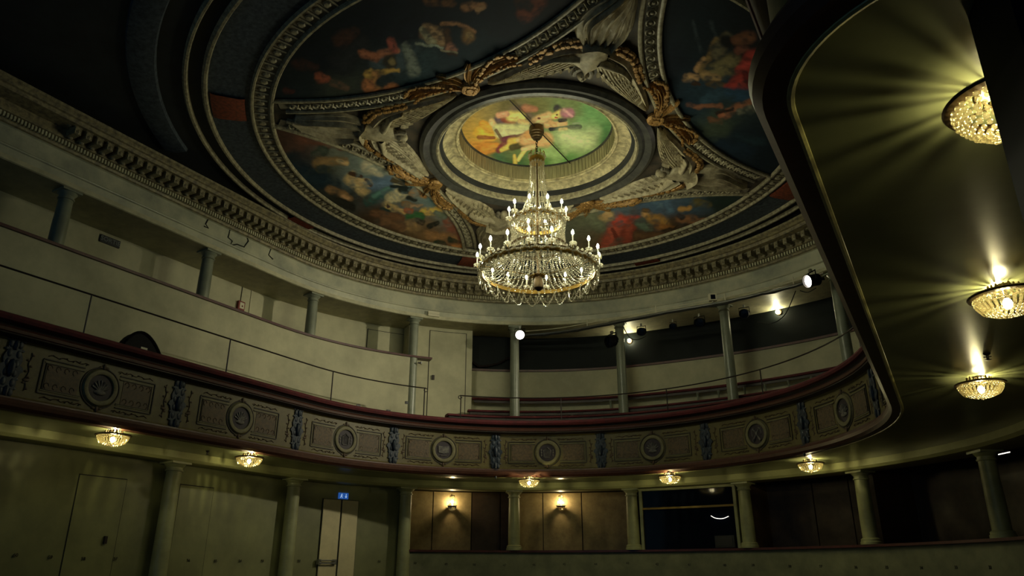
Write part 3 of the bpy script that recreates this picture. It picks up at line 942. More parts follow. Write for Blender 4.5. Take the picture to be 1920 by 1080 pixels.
# ================================================================ SOFFITS, FLOORS, WALLS BEHIND THE TIERS
v, f = [], []
qs = Q_ALL
Q_SOF = qrange(QR - 22, -80, .8)[:-1] + qrange(-80, -70, 2)[:-1] + [q for q in Q_ALL if q >= -70]
for q in Q_SOF:
    x, y = P(q, 4.47)
    if q < -60:
        bx, by = 8.0, y
    else:
        bx, by = P(q, 7.0)
    v += [(x, y, Z_S), (bx, by, Z_S), (bx, by, Z_G), (x, y, Z_G)]
for i in range(len(Q_SOF) - 1):
    for k in range(4):
        f.append((i * 4 + k, i * 4 + (k + 1) % 4, (i + 1) * 4 + (k + 1) % 4, (i + 1) * 4 + k))
struct(MB().add(v, f).build('ceiling_balcony', 'soffit_paint', smooth=20), 'glossy olive soffit and floor slab of the balcony')
struct(MB().sweep([(5.30, 2.93), (5.29, 2.80), (5.32, 2.76), (5.36, 2.75), (5.62, 2.75), (5.62, 2.93)], Q_ALL).build('trim_8', 'beam_paint', smooth=25), 'beam under the balcony soffit')
# gallery: rear wall cream to the left, dark above a cream dado to the right
struct(MB().sweep([(6.35, Z_G), (6.5, Z_G), (6.5, 6.34), (6.35, 6.34)], qrange(132, 180, 3) + qrange(180, QL, 8)[1:]).build('wall_gallery', 'cream', smooth=25), 'cream rear wall of the gallery on the left')
struct(MB().sweep([(6.35, Z_G), (6.5, Z_G), (6.5, 5.50), (6.35, 5.50)], qrange(QR, 0, 8)[:-1] + qrange(0, 132, 3)).build('wall_dado', 'cream', smooth=25), 'cream lower wall at the back of the gallery')
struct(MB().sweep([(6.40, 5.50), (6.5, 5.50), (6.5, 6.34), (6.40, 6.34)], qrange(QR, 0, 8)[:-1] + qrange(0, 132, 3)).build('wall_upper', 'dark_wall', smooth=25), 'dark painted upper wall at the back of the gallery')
struct(MB().sweep([(6.31, 5.49), (6.41, 5.49), (6.41, 5.535), (6.31, 5.535)], qrange(QR, 0, 8)[:-1] + qrange(0, 132, 3)).build('trim_9', 'red_wood', smooth=25), 'dark capping rail of the cream dado')
struct(MB().ubox(132, 146.0, 5.95, 6.36, Z_G, 6.32).build('wall_corridor', 'cream', smooth=25), 'cream wall with a door at the left end of the gallery')
# parapet on the left
par = struct(MB().ubox(147.2, QL, 5.46, 5.60, Z_G, 5.42).build('wall_parapet', 'cream', smooth=25), 'tall cream parapet wall of the left gallery')
MB().ubox(142.2, QL, 5.42, 5.63, 5.42, 5.46).build('capping', 'red_wood', par, False)
MB().ubox(147.2, QL, 5.445, 5.462, 4.20, 4.225).build('fillet', 'cream', par, False)  # added strip in place of the handrail's shadow line
# lower tier
struct(MB().ubox(146.5, QL, 5.58, 5.75, 0, 2.76).build('wall_stalls', 'olive_wall', smooth=25), 'olive wall with doors left of the stalls')
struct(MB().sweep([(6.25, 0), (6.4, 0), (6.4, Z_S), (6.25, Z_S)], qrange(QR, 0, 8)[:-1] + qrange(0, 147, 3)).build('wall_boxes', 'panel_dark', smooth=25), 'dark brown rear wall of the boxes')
struct(MB().sweep([(5.40, 0), (5.52, 0), (5.52, 1.56), (5.40, 1.56)], qrange(QR, 0, 8)[:-1] + qrange(0, 146, 3)).build('wall_low', 'low_wall', smooth=25), 'low wall with seat numbers in front of the boxes')

# ================================================================ CHANDELIER
ch = thing('chandelier', 'large two-tier crystal chandelier with lit candle bulbs hanging from the oculus', 'chandelier', (0, 0, Z_C + .45))
CZ = Z_C + .45


def ch_part(name, mb, m, smooth=35):
    return mb.build(name, m, ch, False, smooth)


mb = MB().lathe([(0, 7.90), (.115, 7.90), (.12, 7.86), (.118, 7.80), (.10, 7.79), (.10, 7.76), (.085, 7.75), (.085, 7.72), (.065, 7.71), (.06, 7.685), (.02, 7.67), (0, 7.67)], 24, (0, 0, 0), False)
ch_part('canopy', mb, 'bronze')
MB().tube([(0.02, -1.22, 7.86), (0.02, 1.22, 7.86)], .010, 6).build('support_bar', 'iron', ch, False)
mb = MB()
for k in range(7):      # chain links
    z = 7.66 - k * .045
    pts = []
    for i in range(8):
        a = 2 * math.pi * i / 8
        p = (.017 * math.cos(a), 0, .032 * math.sin(a)) if k % 2 else (0, .017 * math.cos(a), .032 * math.sin(a))
        pts.append((p[0], p[1], z + p[2]))
    mb.tube(pts, .006, 4, True)
ch_part('chain', mb, 'iron')
mb = MB().lathe([(.03, 7.36), (.11, 7.34), (.125, 7.30), (.115, 7.26), (.10, 7.24), (.02, 7.24)], 20, (0, 0, 0), False)
for k in range(10):
    a = 2 * math.pi * k / 10
    mb.tube([(.10 * math.cos(a), .10 * math.sin(a), 7.33), (.135 * math.cos(a), .135 * math.sin(a), 7.39), (.12 * math.cos(a), .12 * math.sin(a), 7.43), (.10 * math.cos(a), .10 * math.sin(a), 7.42)], .008, 4)
ch_part('crown', mb, 'brass')
mb = MB()
for k in range(14):
    a = 2 * math.pi * k / 14
    mb.ball((.13 * math.cos(a), .13 * math.sin(a), 7.355), .02, 6, 4, 1, 1, 1.2)
    mb.ball((.115 * math.cos(a), .115 * math.sin(a), 7.235), .014, 6, 4, 1, 1, 1.6)
tag(ch_part('crown_crystals', mb, 'crystal_chand'), kind='stuff')
ch_part('stem', MB().lathe([(.012, 7.24), (.012, 6.5), (.03, 6.42), (.02, 6.3), (.045, 6.2), (.02, 6.1), (.015, 5.8), (.05, 5.6), (.02, 5.5), (.02, 5.30), (.06, 5.28), (.075, 5.2), (.07, 5.12), (.03, 5.08), (0, 5.07)], 12, (0, 0, 0), False), 'bronze')
RI, ZI, RO, ZO = .39, 6.20, .86, 5.38


def hoop(name, r, z0, z1, m, th=.012):
    mb = MB().rev([(r - th, z0), (r + th, z0), (r + th * 1.4, (z0 + z1) / 2), (r + th, z1), (r - th, z1)], 64, 0, 360, True)
    return ch_part(name, mb, m)


hoop('upper_hoop', RI, ZI - .03, ZI + .03, 'brass')
hoop('middle_hoop', .43, 5.76, 5.79, 'bronze', .008)
hoop('large_hoop', RO, ZO - .03, ZO + .03, 'brass', .012)
hoop('rim_hoop', RO + .01, ZO + .05, ZO + .068, 'bronze', .008)
mb = MB()
for k in range(8):
    a = math.pi / 4 * k
    ch_part('spoke', MB().tube([(.03 * math.cos(a), .03 * math.sin(a), 5.30), (RO * math.cos(a), RO * math.sin(a), ZO)], .006, 4), 'brass')
    ch_part('spoke', MB().tube([(.03 * math.cos(a), .03 * math.sin(a), 6.15), (RI * math.cos(a), RI * math.sin(a), ZI)], .006, 4), 'brass')
mb = MB()
for k in range(16):     # gilt star in the middle
    a = 2 * math.pi * k / 16
    mb.tube([(.03 * math.cos(a), .03 * math.sin(a), 5.33), (.14 * math.cos(a), .14 * math.sin(a), 5.31)], .012, 4, False, [.014, .002])
ch_part('star', mb, 'brass')


def bead_line(pts, r, gap, n=5, m=3):
    mb = MB()
    acc = 0.0
    for i in range(len(pts) - 1):
        a, b = Vector(pts[i]), Vector(pts[i + 1])
        L = (b - a).length
        t = acc
        while t < L:
            p = a + (b - a) * (t / L)
            mb.ball(tuple(p), r, n, m)
            t += gap
        acc = t - L
    return mb


def ring_copies(name, mb, m, count, off=0.0):
    me = mb.mesh(name, m)
    for k in range(count):
        o = link(name, me, ch, False)
        o.rotation_euler = (0, 0, 2 * math.pi * (k + off) / count)


ring_copies('bead_strand', bead_line([(.105, 0, 7.24), (.12, 0, 6.9), (.16, 0, 6.6), (.24, 0, 6.38), (RI, 0, ZI + .03)], .0105, .024), 'crystal_chand', 20)
ring_copies('bead_strand', bead_line([(RI + .012, 0, ZI - .03), (.40, 0, 6.0), (.42, 0, 5.78), (.46, 0, 5.66), (.56, 0, 5.52), (.70, 0, 5.42), (RO - .02, 0, ZO + .03)], .0125, .029), 'crystal_chand', 54)
ring_copies('bead_strand', bead_line([(.40, 0, 5.78), (.41, 0, 5.6), (.44, 0, 5.35), (.52, 0, 5.20)], .012, .034), 'crystal_chand', 32, .5)


def swag(r, a, z, drop, dr=0.0, n=9):
    return [(((r + dr * math.sin(math.pi * i / (n - 1))) * math.cos(a * (i / (n - 1) - .5))), ((r + dr * math.sin(math.pi * i / (n - 1))) * math.sin(a * (i / (n - 1) - .5))), z - drop * math.sin(math.pi * i / (n - 1))) for i in range(n)]


ring_copies('swag', bead_line(swag(RI + .02, 2 * math.pi / 16 * 1.05, ZI - .02, .13), .013, .028), 'crystal_chand', 16)
ring_copies('swag', bead_line(swag(RO + .03, 2 * math.pi / 30 * 1.1, ZO - .02, .16), .012, .026), 'crystal_chand', 30)
ring_copies('swag', bead_line(swag(RO - .05, 2 * math.pi / 20 * 1.1, ZO - .03, .27, -.10), .011, .028), 'crystal_chand', 20)
ring_copies('swag', bead_line(swag(RO + .03, 2 * math.pi / 36 * 1.05, ZO + .05, .045, .015), .0165, .03), 'crystal_chand', 36)
ring_copies('swag', bead_line(swag(RI + .025, 2 * math.pi / 18 * 1.05, ZI + .02, .045, .012), .015, .03), 'crystal_chand', 18)
for r_, z_, e_, n_ in ((RO + .03, ZO + .075, 1, 60), (RO + .035, ZO - .06, 1.5, 60), (RI + .02, ZI + .03, 1, 30), (RI + .02, ZI - .06, 1.5, 30)):
    ring_copies('pendant', MB().ball((r_, 0, z_), .021, 6, 4, 1, 1, e_), 'crystal_chand', n_)
ring_copies('pendant', MB().ball((.43, 0, 5.77), .018, 6, 4), 'crystal_chand', 30)


def candle(r, z, a, zb):
    """one arm with drip pan, candle sleeve and lit bulb"""
    x, y = r * math.cos(a), r * math.sin(a)
    xi, yi = (r - .06) * math.cos(a), (r - .06) * math.sin(a)
    t = MB().tube([(xi, yi, z), ((xi + x) / 2, (yi + y) / 2, z - .03), (x, y, z + .03)], .008, 5).build('candle_arm', 'brass', ch, False)
    mp = MB().lathe([(.0, z + .03), (.03, z + .035), (.055, z + .06), (.05, z + .065), (.0, z + .045)], 10, (x, y, 0), False)
    for k in range(6):
        b = 2 * math.pi * k / 6
        mp.ball((x + .05 * math.cos(b), y + .05 * math.sin(b), z + .035), .011, 5, 3, 1, 1, 1.5)
    mp.build('drip_pan', 'crystal_chand', t)
    MB().lathe([(.011, z + .05), (.011, zb - .03)], 8, (x, y, 0), True).build('candle_sleeve', 'candle_sleeve', t)
    MB().lathe([(.004, zb - .03), (.018, zb - .014), (.021, zb + .006), (.012, zb + .034), (.002, zb + .052)], 8, (x, y, 0), True).build('bulb', 'bulb_candle', t)


for k in range(10):
    candle(RI + .05, ZI + .02, math.radians(90 + 29.5 + 18 + 36 * k), ZI + .22)
for k in range(18):
    candle(RO + .06, ZO + .06, math.radians(90 + 29.5 + 10 + 20 * k), ZO + .27)

# ================================================================ BALCONY FRONT
bal = thing('balcony_front', 'gold painted balcony front with medallions, blue ornaments and red rail', 'balcony', at_q(115, 4.45, Z_S))
Q_BF = [q for q in Q_SOF if q < -70] + qrange(-70, 0, 5)[:-1] + qrange(0, 180, 2) + qrange(180, QL, 6)[1:]


def bf(name, prof, m, closed=False):
    return MB().sweep(prof, Q_BF, closed).build(name, m, bal, False, 30)


bf('soffit_bead', [(4.474, 2.905), (4.471, 2.894), (4.464, 2.890), (4.457, 2.894), (4.455, 2.905)], 'edge_paint')
bf('lower_moulding', [(4.457, 2.899), (4.41, 2.902), (4.37, 2.905), (4.335, 2.94), (4.325, 2.985), (4.345, 3.02), (4.385, 3.03), (4.39, 3.05), (4.43, 3.06)], 'brown_mould')
bf('face', [(4.43, 3.06), (4.445, 3.08), (4.445, 3.70), (4.42, 3.72)], 'fascia_gold')
bf('shadow_moulding', [(4.42, 3.72), (4.36, 3.735), (4.34, 3.75), (4.345, 3.765)], 'iron')
bf('upper_moulding', [(4.345, 3.765), (4.33, 3.775), (4.325, 3.81), (4.345, 3.83), (4.36, 3.84)], 'brown_mould')
bf('neck', [(4.36, 3.84), (4.37, 3.86), (4.34, 3.885)], 'iron')
bf('arm_rail', [(4.34, 3.885), (4.30, 3.895), (4.285, 3.93), (4.30, 3.965), (4.34, 3.985), (4.50, 3.985), (4.53, 3.96), (4.53, 3.93)], 'red_velvet')
bf('inner_face', [(4.53, 3.93), (4.52, 3.9), (4.52, Z_G)], 'cream')
RF = 4.444


def on_front(name, me, q, z, parent=bal, dR=0.0):
    o = link(name, me, parent, False)
    o.location = at_q(q, RF + dR, z)
    o.rotation_euler = (0, 0, rotq(q))
    return o


# blue foliate ornament (local x along the front, -y towards the hall)
mb = MB()
prof = []
NP = 30
for i in range(NP + 1):
    t = i / NP
    w = .028 + .085 * math.sin(math.pi * t) ** .6 * (0.72 + .28 * abs(math.cos(t * math.pi * 4.5)))
    if .44 < t < .56:
        w += .03
    if t < .03 or t > .97:
        w = .015
    prof.append((w, -.36 + .72 * t))
out = [(w, z) for w, z in prof] + [(-w, z) for w, z in reversed(prof)]
mb.prism(out, -.02, 0.0)
for i in range(6):
    z = -.28 + .112 * i
    for s in (-1, 1):
        mb.ball((s * .05, -.018, z), .038, 8, 5, .9, .3, 1.35)
        mb.ball((s * .088, -.012, z + .05), .022, 6, 4, 1.2, .4, .8)
mb.ball((0, -.03, 0), .05, 8, 5, .8, .8, 2.2)
mb.ball((0, -.025, .27), .035, 8, 5, .8, .8, 1.8)
mb.ball((0, -.025, -.27), .035, 8, 5, .8, .8, 1.8)
me_orn = mb.mesh('blue_ornament', 'blue_relief')
mb = MB()
mb.ball((0, 0, -.005), .05, 8, 5, 1.2, .6, .6).ball((0, 0, -.05), .035, 8, 5, 1, .7, 1.4).ball((0, 0, -.12), .022, 8, 5, .9, .9, 2.0).ball((.045, 0, -.03), .02, 6, 4).ball((-.045, 0, -.03), .02, 6, 4)
me_pend = mb.mesh('pendant', 'blue_relief')
# side scrolls of an ornament
me_scroll = []
for s in (-1, 1):
    mb = MB()
    pts = [(s * (.20 + .012 * math.sin(i * 1.3)), -.006, -.23 + .46 * i / 12) for i in range(13)]
    mb.tube(pts, .006, 4)
    for i in range(7):
        z = -.20 + .40 * i / 6
        mb.ball((s * (.20 + .022 * (-1) ** i), -.004, z), .018, 6, 4, 1.2, .35, .8)
    mb.ball((s * .20, -.006, -.10), .03, 6, 4, 1.4, .35, .7)
    me_scroll.append(mb.mesh('side_scroll', 'fascia_scroll'))
ORN = [21.2 - 26.9, 21.2, 48.2, 75.4, 102.2, 128.8, 155.2, qarm(-.19), qarm(-2.5), qarm(-4.75), qarm(-7.0)]
for q in ORN:
    on_front('blue_ornament', me_orn, q, 3.385)
    for me in me_scroll:
        on_front('side_scroll', me, q, 3.385)
for q in (128.8, 48.2):
    on_front('pendant', me_pend, q, 3.02, dR=-.07)

# medallions
MED = [34.7 - 26.9, 34.7, 61.7, 89.1, 115.7, 142.1, 168.3, qarm(-1.37), qarm(-3.64), qarm(-5.9)]
mb = MB().lathe([(.165, -.002), (.172, -.03), (.20, -.038), (.225, -.032), (.235, -.012), (.245, -.002)], 36, (0, 0, 0), False, 'y')
me_ring = mb.mesh('medallion_ring', 'fascia_pale')
me_line = MB().lathe([(.245, -.004), (.252, -.012), (.262, -.012), (.266, -.004)], 36, (0, 0, 0), False, 'y').mesh('outline', 'fascia_line')
me_disc = MB().lathe([(.175, 0), (.175, -.008), (0, -.008)], 36, (0, 0, 0), False, 'y').mesh('medallion_disc', 'medallion_dark')


def motif(kind):
    mb = MB()
    if kind == 0:      # crossed horns under a wreath
        for s in (-1, 1):
            mb.tube([(s * -.08, -.014, -.11), (s * .0, -.018, 0), (s * .07, -.014, .10)], .012, 5, False, [.026, .010, .012])
            mb.tube([(s * .10 * math.cos(t), -.012, .02 + .10 * math.sin(t)) for t in [-.5 + .2 * i for i in range(9)]], .009, 4)
        mb.ball((0, -.015, .02), .03, 6, 4, 1, .6, 1)
    elif kind == 1:    # open book
        for s in (-1, 1):
            mb.prism([(0, -.07), (s * .10, -.05), (s * .105, .075), (0, .06)] if s > 0 else [(0, .06), (-.105, .075), (-.10, -.05), (0, -.07)], -.022, -.006)
            for i in range(4):
                mb.tube([(s * .02, -.024, .04 - .026 * i), (s * .085, -.024, .05 - .026 * i)], .003, 4)
        mb.tube([(-.06, -.014, -.11), (.06, -.014, -.10)], .012, 5)
    elif kind == 2:    # harp and leaves
        mb.tube([(-.06, -.014, -.09), (-.07, -.016, .05), (.0, -.016, .10), (.07, -.016, .04), (.05, -.014, -.09), (-.06, -.014, -.09)], .010, 5)
        for i in range(5):
            mb.tube([(-.045 + .022 * i, -.012, -.085), (-.045 + .022 * i, -.012, .07)], .004, 4)
        for s in (-1, 1):
            for i in range(3):
                mb.ball((s * .115, -.012, -.05 + .05 * i), .024, 6, 4, .6, .4, 1)
    else:              # shell with plumes
        for i in range(7):
            a = math.radians(25 + 130 * i / 6)
            mb.tube([(0, -.012, -.05), (.06 * math.cos(a), -.016, -.05 + .07 * math.sin(a)), (.125 * math.cos(a), -.012, -.05 + .145 * math.sin(a))], .012, 5, False, [.006, .012, .014])
        mb.ball((0, -.014, -.06), .05, 8, 5, 1.7, .4, .7)
    return mb.mesh('motif', 'medallion_motif')


MOT = [motif(k) for k in range(4)]
for i, q in enumerate(MED):
    d = on_front('medallion', me_disc, q, 3.375)
    for nm, me in (('medallion_ring', me_ring), ('outline', me_line), ('motif', MOT[{5: 1, 4: 2, 6: 2, 8: 3}.get(i, (0, 3, 0, 3)[i % 4])])):
        link(nm, me, d)
    for s in (-1, 1):
        mb = MB()
        mb.ball((0, -.014, s * .275), .028, 6, 4, .8, .5, 1.5).ball((.045, -.01, s * .262), .02, 6, 4, 1.3, .4, .8).ball((-.045, -.01, s * .262), .02, 6, 4, 1.3, .4, .8)
        mb.build('finial', 'fascia_scroll', d)
    # framed side fields, bent with the front
    for s in (-1, 1):
        dq = lambda w: q - s * w / M_ARM
        a, b = dq(.24), dq(.76)
        lo, hi = min(a, b), max(a, b)
        o = MB().ubox(lo + .6, hi - .8, RF - .004, RF + .004, 3.375 - .155, 3.375 + .155).build('side_field', 'fascia_field', bal, False, 30)
        fr = MB()
        for (e, th, m0) in ((.0, .012, 0), (.045, .006, 1)):
            qa, qb = (a, dq(.76 - e))
            l2, h2 = min(qa, qb), max(qa, qb)
            tq = th / M_ARM
            fr.ubox(l2, h2, RF - .012, RF + .002, 3.375 + .20 - e, 3.375 + .20 - e + th)
            fr.ubox(l2, h2, RF - .012, RF + .002, 3.375 - .20 + e - th, 3.375 - .20 + e)
            fr.ubox(qb - tq / 2, qb + tq / 2, RF - .012, RF + .002, 3.375 - .20 + e, 3.375 + .20 - e)
        fr.build('field_frame', 'fascia_line', bal, False, 0)
        fr = MB()
        qa, qb = a, dq(.735)
        l2, h2 = min(qa, qb), max(qa, qb)
        for z_ in (.163, -.176):
            MB().ubox(l2, h2, RF - .008, RF + .002, 3.375 + z_, 3.375 + z_ + .013).build('field_bead', 'fascia_pale', bal, False, 0)
        # arabesque inside the field
        ar = MB()
        random.seed(int(q * 10) + s)
        for k in range(4):
            qm = a + (b - a) * (.22 + .2 * k)
            for zz in (-.11, .11):
                pts = [at_q(qm + s * .25 / M_ARM * .12 * math.cos(t), RF - .005, 3.375 + zz + .035 * math.sin(t)) for t in [0.9 * j for j in range(6)]]
                ar.tube(pts, .005, 4)
        ar.build('arabesque', 'fascia_scroll', bal, False)
    # running scroll above and below the fields
    sc = MB()
    for zz in (.255, -.255):
        for sd in (-1, 1):
            sc.tube([at_q(q + sd * (2.6 + .55 * k), RF - .003, 3.375 + zz + .013 * math.sin(k * 1.9)) for k in range(13)], .006, 4)
            for k in range(6):
                sc.ball(at_q(q + sd * (3.0 + 1.1 * k), RF - .001, 3.375 + zz - .010 * (-1) ** k), .017, 5, 3, 1.3, .5, .5)
    tag(sc.build('running_scroll', 'fascia_scroll', bal, False), kind='stuff')

# ================================================================ COLUMNS
def column_parts(z0, z1, r, cap=True, base=True):
    h = z1 - z0
    parts = []
    sh = [(r, .10 if base else 0), (r * 1.0, h * .35), (r * .90, h - .13)]
    parts.append(('shaft', MB().lathe(sh, 24).mesh('shaft', 'grey_column')))
    if base:
        parts.append(('base', MB().lathe([(r * 1.35, 0), (r * 1.35, .04), (r * 1.25, .05), (r * 1.25, .08), (r * 1.05, .10), (0, .10)], 24, (0, 0, 0), True).mesh('base', 'grey_column')))
    cp = MB().lathe([(r * .90, h - .14), (r * 1.05, h - .135), (r * 1.05, h - .115), (r * .93, h - .11), (r * .93, h - .08), (r * 1.15, h - .05), (r * 1.28, h - .03)], 24)
    cp.box(-r * 1.35, r * 1.35, -r * 1.35, r * 1.35, h - .03, h)
    parts.append(('capital', cp.mesh('capital', 'grey_column')))
    return parts


def place_columns(name, spots, parts, group, cat='column', m=None):
    for q, R, z, lab in spots:
        t = thing(name, lab, cat, at_q(q, R, z), rotq(q), group)
        for n_, me in parts:
            link(n_, me, t)


tall = column_parts(Z_G, 6.30, .105)
short = column_parts(5.46, 6.30, .105, base=False)
UP = [hit(u_, v_, 5.5)[0] for u_, v_ in ((130, 357), (395, 470), (590, 552), (778, 602), (965, 640), (1160, 605), (1355, 575), (1563, 527))]
place_columns('gallery_column', [
    (UP[0], 5.53, 5.46, 'short grey gallery column farthest left on the parapet'),
    (UP[1], 5.53, 5.46, 'short grey gallery column on the parapet between SORTIE sign and red alarm box'),
    (UP[2], 5.53, 5.46, 'short grey gallery column on the parapet between red alarm box and blue exit sign')], short, 'columns of the gallery')
place_columns('gallery_column', [
    (UP[3], 5.53, Z_G, 'tall grey gallery column at the end of the parapet beside the cream door'),
    (UP[4], 5.53, Z_G, 'tall grey gallery column below the lit round spotlight left of centre'),
    (UP[5], 5.53, Z_G, 'tall grey gallery column behind the large black spotlight'),
    (UP[6], 5.53, Z_G, 'tall grey gallery column below the small white floodlight'),
    (UP[7], 5.53, Z_G, 'tall grey gallery column farthest right below the lit spotlight')], tall, 'columns of the gallery')
for me in {p[1] for p in tall + short}:
    pass
low = [(n_, me.copy()) for n_, me in column_parts(1.60, 2.75, .12)]
full = [(n_, me.copy()) for n_, me in column_parts(0, 2.75, .125)]
for n_, me in low + full:
    me.materials[0] = MATS['olive_column']
LO = [hit(u_, v_, 5.45)[0] for u_, v_ in ((328, 868), (552, 898), (762, 912), (964, 920), (1183, 918), (1393, 910), (1612, 890), (1845, 852))]
place_columns('stalls_column', [
    (LO[0], 5.44, 0, 'olive column against the stalls wall between the two flush doors'),
    (LO[1], 5.44, 0, 'olive column against the stalls wall left of the lit double door'),
    (LO[2], 5.44, 0, 'dark olive column between the double door and the first box')], full, 'columns under the balcony')
place_columns('stalls_column', [
    (LO[3], 5.46, 1.60, 'olive column on the box ledge between the two wall sconces'),
    (LO[4], 5.46, 1.60, 'olive column on the box ledge left of the dark booth window'),
    (LO[5], 5.46, 1.60, 'olive column on the box ledge right of the dark booth window'),
    (LO[6], 5.46, 1.60, 'olive column on the box ledge right of the rightmost low crystal bowl lamp'),
    (LO[7], 5.46, 1.60, 'thin dim olive column on the ledge near the right edge')], low, 'columns under the balcony')
# black pillar close to the camera on the right
t = thing('pillar', 'black pillar close by at the right edge in front of a crystal lamp', 'pillar', (5.32, -6.80, 0), math.radians(12))
mb = MB().box(-.20, .20, -.16, .16, .25, Z_S)
mb.build('shaft', 'black_paint', t, smooth=0)
MB().box(-.23, .23, -.19, .19, 0, .25).build('base', 'black_paint', t, smooth=0)

# ================================================================ CRYSTAL BOWL LAMPS UNDER THE BALCONY
bead_me = MB().ball((0, 0, 0), .0115, 8, 6).mesh('bead', 'crystal_bowl')
prism_me = MB().lathe([(.004, -.034), (.011, -.028), (.012, .028), (.004, .034)], 6).mesh('prism', 'crystal_bowl')


def bowl_rows(beads_only):
    """(ring radius, height, count, piece) from the brim down"""
    rows = []
    R0 = .185
    if beads_only:
        for i in range(8):
            t = math.radians(4 + 80 * i / 8)
            r = R0 * math.cos(t)
            rows.append((r, -.085 - .115 * math.sin(t), max(5, int(2 * math.pi * r / .033)), 'bead'))
    else:
        for t, kind in ((4, 'bead'), (14, 'bead'), (30, 'prism'), (48, 'bead'), (57, 'bead'), (66, 'bead'), (77, 'bead')):
            tt = math.radians(t)
            r = R0 * math.cos(tt)
            rows.append((r, -.085 - .115 * math.sin(tt), max(5, int(2 * math.pi * r / (.030 if kind == 'bead' else .034))), kind))
    return rows


def lamp_common(t):
    MB().lathe([(.165, -.066), (.185, -.060), (.215, -.062), (.222, -.070), (.215, -.080), (.185, -.082), (.165, -.078)], 40, (0, 0, 0), False).build('brim', 'bronze', t)
    mb = MB()
    for k in range(18):
        a = 2 * math.pi * (k + random.uniform(-.25, .25)) / 18
        mb.ball((.10 * math.cos(a), .10 * math.sin(a), -.026), random.uniform(.007, .0105), 6, 4, 1, 1, 2.6)
    tag(mb.build('streak_beads', 'bronze', t), kind='stuff')  # added beads that cut the light into streaks on the soffit
    MB().lathe([(.05, 0), (.05, -.012), (.012, -.02), (.010, -.075), (.018, -.08), (.018, -.09)], 12).build('stem', 'bronze', t)
    MB().tube([(-.185, 0, -.07), (.185, 0, -.07)], .004, 4).tube([(0, -.185, -.07), (0, .185, -.07)], .004, 4).build('cross_bar', 'bronze', t)
    MB().ball((0, 0, -.125), .030, 8, 6, 1, 1, 1.2).build('bulb', 'bulb_bowl', t)
    for s in (1,):
        ld = bpy.data.lights.new('bulb_light', 'POINT')
        ld.energy = P_BOWL
        ld.color = (1.0, 0.90, 0.42)
        ld.shadow_soft_size = .008
        lo = bpy.data.objects.new('bulb_light', ld)
        col.objects.link(lo)
        lo.parent = t
        lo.location = (.03, .015, -.040)


def bowl_lamp(label, pos, near=False, beads_only=False):
    t = thing('crystal_bowl_lamp', label, 'ceiling lamp', pos, random.uniform(0, 6), 'crystal bowl lamps under the balcony')
    lamp_common(t)
    mb = None
    for i, (r, z, n, kind) in enumerate(bowl_rows(beads_only)):
        if not near:
            mb = MB()
        for k in range(n):
            a = 2 * math.pi * (k + .5 * (i % 2)) / n
            p = (r * math.cos(a), r * math.sin(a), z)
            if near:
                o = link('bead' if kind == 'bead' else 'prism', bead_me if kind == 'bead' else prism_me, t)
                o.location = p
                s = random.uniform(.85, 1.25) if beads_only else 1.0
                o.scale = (s, s, s)
                if kind == 'prism':
                    o.rotation_euler = (0, math.radians(35), a)
            elif kind == 'bead':
                mb.ball(p, .0112, 6, 4)
            else:
                d = Vector((math.cos(a) * .5, math.sin(a) * .5, .86)) * .032
                c_ = Vector(p)
                mb.tube([c_ - d, c_ + d], .011, 5)
        if not near:
            mb.build('crystal_row', 'crystal_bowl', t)
    MB().ball((0, 0, -.205), .016, 8, 5).build('bottom_bead', 'crystal_bowl', t)
    return t


LAMPS = [((213, 815), 'crystal bowl lamp farthest left, above the flush stalls door', 0), ((468, 857), 'crystal bowl lamp second from the left, above the stalls wall', 0),
         ((992, 899), 'smallest crystal bowl lamp, below the middle medallion above the sconces', 0), ((1256, 892), 'crystal bowl lamp above the dark booth window', 0),
         ((1519, 868), 'crystal bowl lamp hanging below a blue ornament at the right bend of the balcony', 0), ((1837, 718), 'lowest crystal bowl lamp on the dark right soffit', 1),
         ((1885, 552), 'crystal bowl lamp with long prisms cut by the right edge', 1), ((1888, 185), 'nearest crystal bowl lamp, half hidden by the black pillar', 2)]
for (px, lab, md) in LAMPS:
    x, y = at(px[0], px[1], Z_S - .06)
    bowl_lamp(lab, (x, y, Z_S), md > 0, md == 2)

# ================================================================ GALLERY RAILS AND BENCHES
def rail(label, qs, z, posts, curl_q, sgn):
    q0 = posts[0]
    t = thing('handrail', label, 'handrail', at_q(q0, 4.49, 3.985))
    MB().tube([at_q(q, 4.49, z) for q in qs], .012, 6).build('bar', 'iron', t, False)
    c0 = at_q(curl_q, 4.49, z - .035)
    tx, ty = math.cos(rotq(curl_q)), math.sin(rotq(curl_q))
    MB().tube([(c0[0] + sgn * tx * .035 * math.sin(a), c0[1] + sgn * ty * .035 * math.sin(a), c0[2] + .035 * math.cos(a)) for a in [i * .55 for i in range(10)]], .009, 5).build('curl', 'iron', t, False)
    for q in posts:
        MB().tube([at_q(q, 4.49, 3.985), at_q(q, 4.49, z)], .011, 6).lathe([(.035, 3.985), (.03, 4.0), (.015, 4.01)], 8, (*at_q(q, 4.49, 0)[:2], 0)).build('post', 'iron', t, False)
    return t


rail('black iron handrail with posts along the left balcony rail', qrange(147.1, QL, 3), 4.55, [147.4, 172.8, qarm(-1.71), qarm(-3.97), qarm(-6.2)], 147.1, 1)
rail('thin iron handrail along the rear balcony rail in front of benches', qrange(24, 138, 3), 4.47, [137.8, 112.0, 84.8, 59.4, 26.5], 138, -1)


